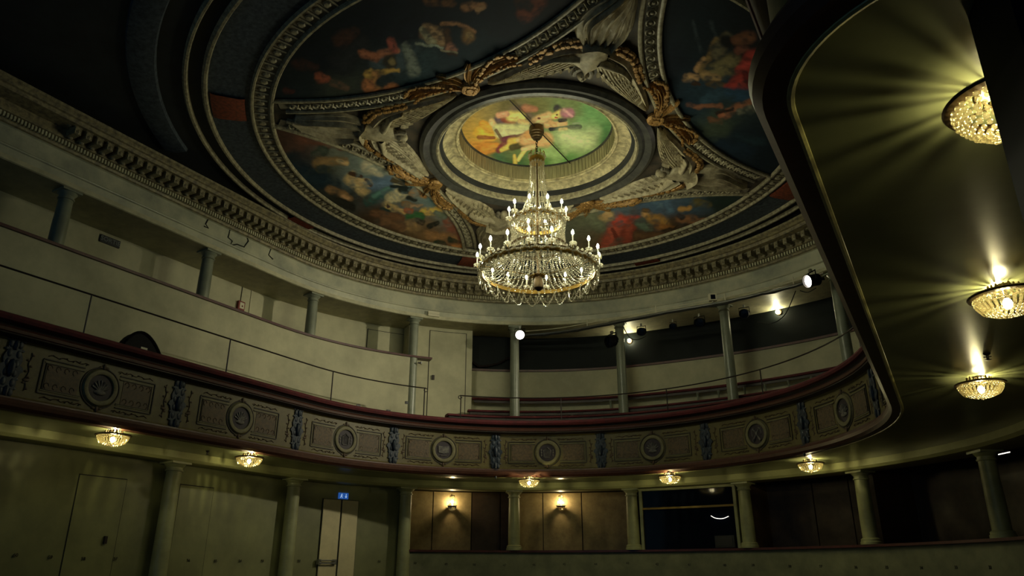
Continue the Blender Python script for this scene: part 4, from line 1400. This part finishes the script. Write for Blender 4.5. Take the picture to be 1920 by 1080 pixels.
def bench(label, q0, q1, R0, R1, z0, z1, brackets, zb):
    t = thing('bench', label, 'bench', at_q((q0 + q1) / 2, R0, Z_G), group='red benches in the gallery')
    qs = qrange(q0, q1, 3)
    MB().sweep([(R0, z0 + .01), (R0 + .02, z0), (R1 - .02, z0), (R1, z0 + .01), (R1, z1 - .015), (R1 - .02, z1), (R0 + .02, z1), (R0, z1 - .015)], qs).build('cushion', 'red_velvet', t, False)
    MB().ubox(q0 + .4, q1 - .4, R0 + .03, R1 - .03, z0 - .05, z0).build('bearer', 'iron', t, False)
    for q in brackets:
        x, y = P(q, (R0 + R1) / 2)
        MB().tube([(x, y, zb), (x, y, z0 - .02)], .022, 6).ball((x, y, z0 - .06), .035, 8, 4).build('leg', 'grey_column', t, False)


bench('long curved red bench right behind the rear balcony rail', 30, 139.5, 4.95, 5.18, 4.15, 4.20, [hit(u_, 785, 5.08)[0] for u_ in (870, 947, 1022, 1140, 1270, 1400)], Z_G)
bench('curved red bench in the second row of the gallery', 30, 133, 5.72, 5.86, 4.42, 4.47, [hit(u_, 773, 5.8)[0] for u_ in (945, 1002, 1072, 1146, 1222, 1292, 1360, 1440)], Z_G)
bench('highest curved red back rail against the cream dado', 26, 131.5, 6.12, 6.22, 4.77, 4.83, [hit(u_, 752, 6.2)[0] for u_ in (1145, 1310, 1350, 1400, 1440, 1485, 1530)], Z_G)

# ================================================================ DOORS, SIGNS AND SMALL THINGS ON THE GALLERY WALLS
def flush_door(n, q0, q1, R, z0, z1, m, label, knob=None):
    """door leaf a hair proud of the wall, with a dark joint round it"""
    w = .012 / M_ARM
    d = MB().ubox(q0, q1, R - .012, R + .02, z0, z1).build('door_%d' % n, m, smooth=30)
    struct(d, label)
    MB().ubox(q0 - w, q1 + w, R - .004, R + .015, z0, z1 + .014).build('joint', 'gap', d)
    if knob:
        MB().ubox(knob[0], knob[0] + .5, R - .05, R - .01, knob[1] - .05, knob[1] + .05).build('door_handle', 'iron', d)
    return d


a, b = hit(874, 620, 5.95), hit(807, 616, 5.95)
flush_door(1, a[0], b[0], 5.95, Z_G, 6.22, 'cream', 'cream flush door in the gallery beside the column', (b[0] - 1.2, hit(808, 708, 5.95)[1]))
a, b = hit(766, 606, 6.35), hit(692, 592, 6.35)
flush_door(2, a[0], b[0], 6.35, Z_G, 6.17, 'cream', 'cream flush door behind the parapet below the blue exit sign')
# lower tier doors
a, b = hit(237, 900, 5.58), hit(150, 888, 5.58)
flush_door(3, a[0], b[0], 5.58, 0.0, 2.43, 'olive_wall', 'olive flush door farthest left under the balcony', (a[0] + 2.0, 1.60))
a, b = hit(400, 914, 5.58), hit(338, 908, 5.58)
flush_door(4, a[0], b[0], 5.58, 0.0, 2.45, 'olive_wall', 'olive flush door right of the stalls column')
q0, q1, q2 = hit(671, 938, 5.58)[0], hit(640, 937, 5.58)[0], hit(606, 937, 5.58)[0]
d = MB().ubox(q0 - .15, q2 + .15, 5.565, 5.60, 0, 2.47).build('door_5', 'gap', smooth=30)
struct(d, 'pale double door with push bar below the lower exit sign')
MB().ubox(q0, q1 - .18, 5.545, 5.58, 0, 2.46).build('door_leaf', 'door_cream', d, False, 30)
MB().ubox(q1 + .18, q2, 5.545, 5.58, 0, 2.46).build('door_leaf', 'door_cream', d, False, 30)
bar = MB()
qa, qb = hit(599, 1050, 5.5)[0], hit(628, 1050, 5.5)[0]
bar.tube([at_q(q, 5.49, 1.39) for q in (qa, qb)], .012, 6).tube([at_q(q, 5.49, 1.34) for q in (qa, qb)], .012, 6)
for q in (qa, qb):
    bar.box(-.02, .02, -.04, .04, 0, 0.0)
    x, y = P(q, 5.52)
    bar.box(x - .03, x + .03, y - .03, y + .03, 1.32, 1.41)
bar.build('push_bar', 'steel', d, False, 0)


def text_mesh(name, s, size, depth, m):
    cu = bpy.data.curves.new(name, 'FONT')
    cu.body = s
    cu.size = size
    cu.extrude = depth
    cu.align_x = 'CENTER'
    cu.align_y = 'CENTER'
    cu.resolution_u = 3
    o = bpy.data.objects.new(name, cu)
    col.objects.link(o)
    me = bpy.data.meshes.new_from_object(o.evaluated_get(bpy.context.evaluated_depsgraph_get()))
    bpy.data.objects.remove(o)
    bpy.data.curves.remove(cu)
    me.name = name
    me.transform(Matrix.Rotation(math.radians(90), 4, 'X'))     # stand the letters up, facing -Y
    me.materials.clear()
    me.materials.append(MATS[m])
    return me


def wall_thing(name, label, cat, u_, v_, R, off=0.0, group=None):
    q, z = hit(u_, v_, R)
    return thing(name, label, cat, at_q(q, R - off, z), rotq(q), group), q, z


t, q, z = wall_thing('exit_sign', 'dark SORTIE sign on the gallery wall above the left parapet', 'sign', 205, 453, 6.35)
MB().box(-.17, .17, -.03, 0, -.062, .062).build('board', 'sign_dark', t, smooth=0)
o = link('lettering', text_mesh('lettering', 'SORTIE', .105, .002, 'sign_letter'), t)
o.location = (0, -.033, 0)


def man_and_arrow(t, w, h):
    # running figure and downward arrow, as flat white print
    s = h
    fig = MB()
    ox = -w * .25
    fig.prism([(ox + .05 * s, .22 * s), (ox + .16 * s, .22 * s), (ox + .16 * s, .34 * s), (ox + .05 * s, .34 * s)], -.033, -.03)
    fig.prism([(ox - .08 * s, -.10 * s), (ox + .06 * s, -.10 * s), (ox + .12 * s, .20 * s), (ox - .02 * s, .20 * s)], -.033, -.03)
    fig.prism([(ox - .05 * s, -.10 * s), (ox - .22 * s, -.32 * s), (ox - .14 * s, -.36 * s), (ox + .04 * s, -.12 * s)], -.033, -.03)
    fig.prism([(ox + .02 * s, -.12 * s), (ox + .16 * s, -.20 * s), (ox + .14 * s, -.36 * s), (ox + .22 * s, -.36 * s), (ox + .24 * s, -.14 * s), (ox + .06 * s, -.04 * s)], -.033, -.03)
    fig.prism([(ox + .08 * s, .16 * s), (ox + .26 * s, .04 * s), (ox + .28 * s, .10 * s), (ox + .10 * s, .20 * s)], -.033, -.03)
    fig.build('running_man', 'sign_white', t, smooth=0)
    ox = w * .25
    MB().prism([(ox - .05 * s, .34 * s), (ox - .05 * s, -.08 * s), (ox - .20 * s, -.08 * s), (ox, -.36 * s), (ox + .20 * s, -.08 * s), (ox + .05 * s, -.08 * s), (ox + .05 * s, .34 * s)], -.033, -.03).build('arrow', 'sign_white', t, smooth=0)


t, q, z = wall_thing('exit_sign', 'small lit blue exit sign with running man above the pale double door', 'sign', 643, 930, 5.58)
MB().box(-.10, .10, -.03, 0, -.055, .055).build('board', 'sign_blue', t, smooth=0)
man_and_arrow(t, .20, .11)
t, q, z = wall_thing('exit_sign', 'pale blue lit exit sign high on the gallery wall right of the short column', 'sign', 690, 587, 6.35)
MB().box(-.125, .125, -.05, 0, -.065, .065).build('board', 'sign_blue', t, smooth=0)
MB().box(-.11, .11, -.054, -.05, .012, .045).build('upper_stripe', 'sign_white', t, smooth=0)
MB().box(-.11, .11, -.054, -.05, -.045, -.012).build('lower_stripe', 'sign_white', t, smooth=0)
t, q, z = wall_thing('emergency_light', 'white emergency light box on the frieze above the gallery door', 'lamp', 812, 590, 5.38)
MB().box(-.125, .125, -.06, 0, .003, .055).build('upper_case', 'white_plastic', t, smooth=0)
MB().box(-.125, .125, -.065, 0, -.055, -.003).build('lower_case', 'white_plastic', t, smooth=0)
t, q, z = wall_thing('alarm_box', 'red alarm box hanging from a cable on the gallery wall', 'alarm', 449, 574, 6.35)
MB().box(-.075, .075, -.06, 0, -.085, .085).build('case', 'red_plastic', t, smooth=0)
MB().box(-.045, .055, -.066, -.06, -.06, .06).build('face_plate', 'white_plastic', t, smooth=0)
MB().ball((.01, -.068, -.01), .016, 8, 4).build('button', 'red_plastic', t)
MB().tube([(0, -.01, .08), (.005, -.01, .62)], .006, 5).build('cable', 'gap', t)
t, q, z = wall_thing('conduit', 'thin white vertical conduit on the gallery wall right of the alarm box', 'pipe', 467, 580, 6.35)
MB().tube([(0, -.012, -.4), (0, -.012, .85)], .010, 6).build('pipe', 'white_plastic', t)
MB().tube([(0, -.014, .2), (0, -.002, .2)], .018, 6).build('clip', 'white_plastic', t)
for (u_, v_, n_) in ((672, 761, 'left'), (728, 771, 'middle'), (763, 755, 'right')):
    t, q, z = wall_thing('seat_plaque', 'tiny black seat plaque low on the left parapet, %s of the three' % n_, 'plaque', u_, v_, 5.46, group='black plaques on the parapet')
    MB().box(-.045, .045, -.008, 0, -.028, .028).build('plate', 'dark_plastic', t, smooth=0)
    MB().box(-.006, .010, -.010, -.008, -.012, .012).build('mark', 'sign_letter', t, smooth=0)
t, q, z = wall_thing('door_stop', 'small dark bracket on the column beside the gallery door', 'bracket', 783, 683, 5.5, .12)
MB().box(-.03, .05, -.02, .02, -.012, .012).build('arm', 'iron', t, smooth=0)
MB().box(.02, .05, -.03, .03, -.02, .03).build('pad', 'steel', t, smooth=0)

# black hooded shape behind the left rail
x, y = P(hit(262, 655, 4.75)[0], 4.75)
t = thing('hooded_chair', 'black rounded chair back rising behind the left balcony rail', 'chair', (x, y, Z_G), math.radians(90))
mb = MB()
arc_o = [(-.36 + .72 * i / 16, .62 + .44 * math.sin(math.pi * min(1, (i / 16) ** .8)) ** .75) for i in range(17)]
mb.prism([(px, pz) for px, pz in arc_o] + [(.36, .35), (-.36, .35)], -.09, .06)
mb.build('back_shell', 'black_paint', t, smooth=0)
mb = MB()
mb.tube([(px, -.09, pz) for px, pz in arc_o], .022, 6)
mb.build('rim', 'black_paint', t)
MB().box(-.3, .3, -.1, .35, .36, .45).build('seat', 'dark_plastic', t, smooth=0)
for sx in (-1, 1):
    for sy in (-.05, .3):
        MB().tube([(sx * .26, sy, 0), (sx * .26, sy, .37)], .014, 6).build('leg', 'iron', t)
MB().box(-.05, .05, -.098, -.09, .80, .86).build('tag', 'white_plastic', t, smooth=0)

# ================================================================ STAGE LIGHTS ON THE GALLERY
ZB = 6.12
bar_pts = []
for u_, v_ in ((985, 628), (1050, 622), (1140, 606), (1253, 584), (1360, 565), (1470, 540), (1545, 520)):
    x, y = at(u_, v_, ZB)
    bar_pts.append((x, y, ZB))
t = thing('lighting_bar', 'long dark lighting bar under the frieze from the centre to the right', 'bar', bar_pts[3])
sp_ = catmull(bar_pts, 5)
MB().tube(sp_, .022, 8).build('pipe', 'steel', t, False)
MB().tube([(p[0], p[1], p[2] + .085) for p in sp_], .009, 6).build('upper_wire', 'white_plastic', t, False)
random.seed(5)
MB().tube([(p[0] + random.uniform(-.02, .02), p[1] + random.uniform(-.02, .02), p[2] - .03 + random.uniform(-.015, .01)) for p in sp_], .020, 6).build('cable_bundle', 'gap', t, False)
for i in (8, 14, 20, 26):
    p = sp_[i]
    MB().tube([(p[0], p[1], p[2]), (p[0], p[1], p[2] + .17)], .012, 6).build('hanger', 'white_plastic', t, False)


def spot(label, u_, v_, size, lit=False, z=None, aim=None, body='black_paint', group='stage spotlights on the gallery'):
    zz = ZB - .22 if z is None else z
    x, y = at(u_, v_, zz)
    A = Vector(aim or (0.5, -9, 1.0)) - Vector((x, y, zz))
    yaw = math.atan2(A.y, A.x)
    t = thing('spotlight', label, 'spotlight', (x, y, zz), yaw, group)
    tilt = math.atan2(A.z, math.hypot(A.x, A.y))
    R_ = Matrix.Rotation(-tilt, 4, 'Y')

    def part(n_, mb, m):
        o = mb.build(n_, m, t)
        o.matrix_local = R_
        return o
    s = size
    # axis along local +x
    prof = [(.55 * s, -1.3 * s), (.62 * s, -1.25 * s), (.8 * s, -.6 * s), (.8 * s, .2 * s), (1.0 * s, .35 * s), (1.0 * s, .9 * s), (.93 * s, .9 * s), (.9 * s, .5 * s)]
    mb = MB().lathe(prof, 20, (0, 0, 0), True)
    mb.v = [(z_, y_, x_) for x_, y_, z_ in mb.v]
    part('housing', mb, body)
    mb = MB().lathe([(.0, .58 * s), (.5 * s, .565 * s), (.88 * s, .52 * s)], 20, (0, 0, 0), False)
    mb.v = [(z_, y_, x_) for x_, y_, z_ in mb.v]
    part('lens', mb, 'spot_lens' if lit else 'glass_dark')
    MB().tube([(0, -1.05 * s, 0), (0, -1.05 * s, 1.3 * s), (0, 1.05 * s, 1.3 * s), (0, 1.05 * s, 0)], .10 * s, 5).build('yoke', body, t)
    MB().box(-.2 * s, .2 * s, -.2 * s, .2 * s, 1.3 * s, 1.3 * s + .06).build('clamp', 'steel', t, smooth=0)
    mb = MB()
    for k in range(5):
        mb.lathe([(.66 * s, -1.1 * s + .18 * s * k), (.9 * s, -1.1 * s + .18 * s * k), (.9 * s, -1.04 * s + .18 * s * k), (.66 * s, -1.04 * s + .18 * s * k)], 16, (0, 0, 0), False)
    mb.v = [(z_, y_, x_) for x_, y_, z_ in mb.v]
    part('cooling_fins', mb, body)
    return t


CA = (CAM[0], CAM[1], 1.3)
spot('lit round spotlight left of centre, facing the hall from a column top', 975, 628, .105, True, 6.02, CA)
spot('lit spotlight in a dome housing at the right end of the bar', 1522, 526, .12, True, 6.05, (-3.5, -2.5, 3.4))
spot('large black profile spotlight in front of a column', 1148, 640, .13, False, 5.86, (-6, -3, 3.0))
spot('small black spotlight hanging right of the large profile spotlight', 1203, 622, .09, False, 5.93, (1, -9, 1))
spot('unlit dark spotlight under the bar left of the white floodlight', 1262, 612, .07, False, 5.93, (1, -9, 1))
spot('boxy unlit spotlight just left of the white floodlight column', 1312, 605, .10, False, 5.9, (1, -9, 1))
spot('black spotlight under the bar right of the white floodlight', 1396, 588, .095, False, 5.95, (2, -9, 1))
# beams of the two lit spotlights; the stronger added to brighten the left parapet
for (u_, v_, z_, tgt, en, ang) in ((1522, 526, 6.05, (-5.6, 1.8, 4.4), 880.0, 52), (975, 628, 6.02, (1.5, -9.0, 1.0), 60.0, 50)):
    x, y = at(u_, v_, z_)
    d_ = (Vector(tgt) - Vector((x, y, z_))).normalized()
    ld = bpy.data.lights.new('spot_beam', 'SPOT')
    ld.energy, ld.spot_size, ld.spot_blend, ld.shadow_soft_size = en, math.radians(ang), 1.0, .10
    ld.color = (1.0, 0.92, 0.66)
    lo = bpy.data.objects.new('spot_beam', ld)
    col.objects.link(lo)
    lo.location = Vector((x, y, z_)) + d_ * .16
    lo.rotation_euler = d_.to_track_quat('-Z', 'Y').to_euler()
x, y = at(1336, 558, ZB + .10)
t = thing('floodlight', 'small white square floodlight standing on the lighting bar', 'floodlight', (x, y, ZB + .10), math.radians(25))
MB().box(-.075, .075, -.05, .05, -.07, .07).build('case', 'white_plastic', t, smooth=0)
MB().box(-.045, .045, -.054, -.05, -.05, .045).build('screen', 'glass_dark', t, smooth=0)
MB().tube([(0, 0, -.07), (0, 0, -.10)], .02, 6).build('foot', 'steel', t)
# drooping cables
for i, (pp, lab) in enumerate(((((1492, 545), (1482, 570), (1470, 592), (1448, 606), (1420, 604)), 'black cable drooping in front of the lit wall lamp'), (((1168, 612), (1180, 632), (1195, 637), (1212, 630)), 'black cable looping right of the large profile spotlight'), (((1500, 545), (1515, 548), (1530, 540)), 'short black cable below the lit dome spotlight'))):
    w = []
    for u_, v_ in pp:
        q, z = hit(u_, v_, 5.25)
        w.append(at_q(q, 5.25, z))
    o = MB().tube(catmull(w, 5), .009, 5).build('cable', 'gap')
    tag(o, lab, 'cable')
# lit wall lamps at the back of the gallery
for (u_, v_, lab) in ((1461, 586, 'lit wall lamp glowing on the dark gallery wall'), (1181, 640, 'lit wall lamp half hidden behind a gallery column')):
    t, q, z = wall_thing('wall_lamp', lab, 'wall lamp', u_, v_, 6.40)
    MB().lathe([(.06, 0), (.06, -.02), (.03, -.03), (.02, -.05)], 16, (0, 0, 0), True, 'y').build('back_plate', 'bronze', t)
    MB().ball((0, -.06, 0), .042, 10, 6).build('bulb', 'wall_lamp', t)
# sagging dark hem on the wall at the left end of the recess
w = []
for u_, v_ in ((882, 674), (888, 680), (897, 687), (915, 686), (935, 681), (950, 673), (962, 668)):
    q, z = hit(u_, v_, 6.3)
    w.append(at_q(q, 6.3, z))
t = thing('drape', 'dark drape with a sagging hem at the left end of the gallery recess', 'drape', w[3])
top = [at_q(hit(u_, v_, 6.3)[0], 6.3, 6.30) for u_, v_ in ((882, 674), (888, 680), (897, 687), (915, 686), (935, 681), (950, 673), (962, 668))]
n = len(w)
v = [p for p in w] + top + [(p[0] * 1.006, p[1] * 1.006, p[2]) for p in w] + [(p[0] * 1.006, p[1] * 1.006, p[2]) for p in top]
f = [(i, i + 1, n + i + 1, n + i) for i in range(n - 1)] + [(2 * n + i + 1, 2 * n + i, 3 * n + i, 3 * n + i + 1) for i in range(n - 1)] + [(i + 1, i, 2 * n + i, 2 * n + i + 1) for i in range(n - 1)]
MB().add(v, f).build('cloth', 'dark_wall', t, False)
MB().tube(w, .022, 6).build('hem', 'iron', t, False)

# ================================================================ BOXES UNDER THE BALCONY
wb = bpy.data.objects['wall_boxes']


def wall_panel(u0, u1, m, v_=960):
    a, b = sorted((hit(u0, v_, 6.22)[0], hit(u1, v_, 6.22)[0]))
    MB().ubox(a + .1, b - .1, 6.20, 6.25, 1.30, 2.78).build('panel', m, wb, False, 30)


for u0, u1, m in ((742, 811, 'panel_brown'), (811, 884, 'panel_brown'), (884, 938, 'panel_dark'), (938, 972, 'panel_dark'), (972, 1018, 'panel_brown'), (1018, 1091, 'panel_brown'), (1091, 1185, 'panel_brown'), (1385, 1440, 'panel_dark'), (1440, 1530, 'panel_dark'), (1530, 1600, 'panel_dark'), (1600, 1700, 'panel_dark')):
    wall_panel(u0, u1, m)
lw = bpy.data.objects['wall_low']
MB().sweep([(5.355, 1.56), (5.58, 1.56), (5.58, 1.60), (5.355, 1.60)], qrange(QR, 0, 8)[:-1] + qrange(0, 146, 3)).build('ledge', 'red_wood', lw, False)
# partitions between the boxes
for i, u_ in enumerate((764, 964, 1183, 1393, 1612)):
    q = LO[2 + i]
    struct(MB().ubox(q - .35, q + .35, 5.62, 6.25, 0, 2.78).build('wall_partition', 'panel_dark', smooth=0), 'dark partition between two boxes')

for (u_, lab) in ((846, 'lit wall sconce in the box left of the column'), (1052, 'lit wall sconce in the box right of the column')):
    t, q, z = wall_thing('sconce', lab, 'sconce', u_, 945, 6.20, group='lit crystal sconces in the boxes')
    MB().lathe([(.05, 0), (.05, -.012), (.02, -.02)], 14, (0, 0, .02), True, 'y').build('back_plate', 'bronze', t)
    MB().tube([(0, -.01, .16), (0, -.03, .19), (0, -.07, .16)], .008, 5).tube([(0, -.02, 0), (0, -.05, -.07), (0, -.07, -.06)], .008, 5).build('arm', 'bronze', t)
    MB().lathe([(.05, -.085), (.095, -.06), (.10, -.045), (.085, -.04)], 20, (0, -.11, 0), False).build('lower_ring', 'bronze', t)
    MB().lathe([(.05, .145), (.055, .155), (.045, .165)], 14, (0, -.11, 0), False).build('upper_ring', 'bronze', t)
    mb = MB()
    for k in range(16):
        a = 2 * math.pi * k / 16
        for i in range(8):
            s_ = i / 7
            r_ = .05 + .04 * s_ ** 1.8
            mb.ball((r_ * math.cos(a), -.11 + r_ * math.sin(a), .15 - .19 * s_), .0085, 5, 3)
    tag(mb.build('bead_skirt', 'crystal_bowl', t), kind='stuff')
    mb = MB()
    for i in range(5):
        rr = .085 * math.cos(i * .3)
        for k in range(max(3, int(14 - 2.5 * i))):
            a = 2 * math.pi * k / max(3, int(14 - 2.5 * i))
            mb.ball((rr * math.cos(a), -.11 + rr * math.sin(a), -.07 - .018 * i), .009, 5, 3)
    tag(mb.build('bead_basket', 'crystal_bowl', t), kind='stuff')
    MB().ball((0, -.11, .03), .022, 8, 6, 1, 1, 1.6).build('bulb', 'bulb_sconce', t)

# booth window in the rear wall
a, b = LO[5] + 1.6, LO[4] - 1.6
w1 = struct(MB().ubox(a, b, 5.50, 5.52, 1.60, 2.74).build('window_1', 'glass_dark', smooth=25), 'dark glazed booth window under the balcony')
MB().ubox(a, b, 5.44, 5.50, 2.70, 2.745).build('window_frame', 'beam_paint', w1, False, 0)
MB().ubox(a, a + .6, 5.44, 5.50, 1.60, 2.70).build('window_frame', 'olive_column', w1, False, 0)
MB().ubox(b - .6, b, 5.44, 5.50, 1.60, 2.70).build('window_frame', 'olive_column', w1, False, 0)
zz = hit(1290, 951, 5.48)[1]
MB().ubox(a, b, 5.46, 5.50, zz - .018, zz + .018).build('transom', 'yellow_wood', w1, False, 0)
t, q, z = wall_thing('control_desk', 'blue-grey equipment case on the ledge behind the booth window sill', 'equipment case', 1360, 1017, 5.42)
MB().box(-.19, .19, -.03, .02, -.09, .12).build('case', 'sign_dark', t, smooth=0)
MB().box(-.16, .16, -.036, -.03, -.06, .09).build('front_panel', 'dark_plastic', t, smooth=0)
w = [at_q(*(lambda h_: (h_[0], 5.47, h_[1]))(hit(u_, v_, 5.47))) for u_, v_ in ((1333, 967), (1340, 971), (1350, 972.5), (1358, 971.5), (1366, 968))]
o = MB().tube(catmull(w, 4), .006, 5).build('arc_reflection', 'glint_white')  # glowing arc stands in for a light reflection on the glass
tag(o, 'thin curved white reflection made as a glowing arc in the booth window', 'reflection')
# reflective sign at the far right, its glint painted as a glowing slit
t, q, z = wall_thing('sign_glint', 'slim reflective sign with a painted bright glint in the dark at the right edge', 'strip light', 1886, 848, 5.9)
MB().box(-.13, .13, -.03, 0, -.03, .0).build('case', 'dark_plastic', t, smooth=0)
MB().box(-.12, .12, -.034, -.03, -.022, -.008).build('tube', 'glint_white', t, smooth=0)  # glowing face put in as the glint
# dim vent grille on the wall right of the double door
t, q, z = wall_thing('vent_grille', 'dim vent grille on the wall right of the lower exit sign', 'vent', 708, 920, 5.58)
MB().box(-.16, .16, -.012, 0, -.055, .055).build('frame', 'olive_wall', t, smooth=0)
for k in range(5):
    MB().box(-.145, .145, -.018, -.012, -.042 + .018 * k, -.034 + .018 * k).build('slat', 'low_wall', t, smooth=0)
# small hook on the soffit
x, y = at(389, 1027 - 0 if False else 848, Z_S - .02)
t = thing('sprinkler', 'tiny dark sprinkler head on the soffit between the two left lamps', 'sprinkler', (x, y, Z_S))
MB().lathe([(.03, 0), (.025, -.01), (.01, -.02), (.01, -.05), (.028, -.055), (.0, -.06)], 10).build('head', 'iron', t)
MB().tube([(-.03, 0, -.03), (.03, 0, -.03)], .004, 4).build('frame_arm', 'iron', t)
x, y = at(1851, 667, Z_S - .02)
t = thing('sprinkler', 'tiny dark sprinkler head on the right soffit above the lowest lamp', 'sprinkler', (x, y, Z_S))
MB().lathe([(.03, 0), (.025, -.01), (.01, -.02), (.01, -.05), (.028, -.055), (.0, -.06)], 10).build('head', 'iron', t)
MB().tube([(-.03, 0, -.03), (.03, 0, -.03)], .004, 4).build('frame_arm', 'iron', t)

# seat numbers along the wall
NUM_REAR = [(778, 1056), (836, 1058), (889, 1059), (946, 1060), (1001, 1059), (1058, 1058), (1117, 1058), (1177, 1056), (1232, 1058), (1293, 1059), (1359, 1060), (1412, 1060), (1481, 1062), (1539, 1062), (1605, 1064), (1663, 1064), (1728, 1065), (1793, 1064), (1857, 1064)]
NUM_LEFT = [(711, 1053), (560, 1052), (491, 1052), (449, 1052), (403, 1052), (352, 1051), (215, 1048), (155, 1048), (93, 1045), (28, 1041)]
ORD = 'first second third fourth fifth sixth seventh eighth ninth tenth eleventh twelfth thirteenth fourteenth fifteenth sixteenth seventeenth eighteenth nineteenth'.split()
for lst, first, step, R, where in ((NUM_REAR, 50, -1, 5.40, 'low box wall, counted rightwards'), (NUM_LEFT, 51, 1, 5.58, 'left stalls wall, counted leftwards')):
    for i, (u_, v_) in enumerate(lst):
        s_ = str(first + step * i)
        q, z = hit(u_, v_, R)
        o = link('seat_number', text_mesh('seat_number', s_, .062, .003, 'gap'), None, True, at_q(q, R - (.016 if R > 5.5 else .004), z), rotq(q))
        tag(o, '%s small black seat number on the %s' % (ORD[i], where), 'number', 'black seat numbers along the wall')
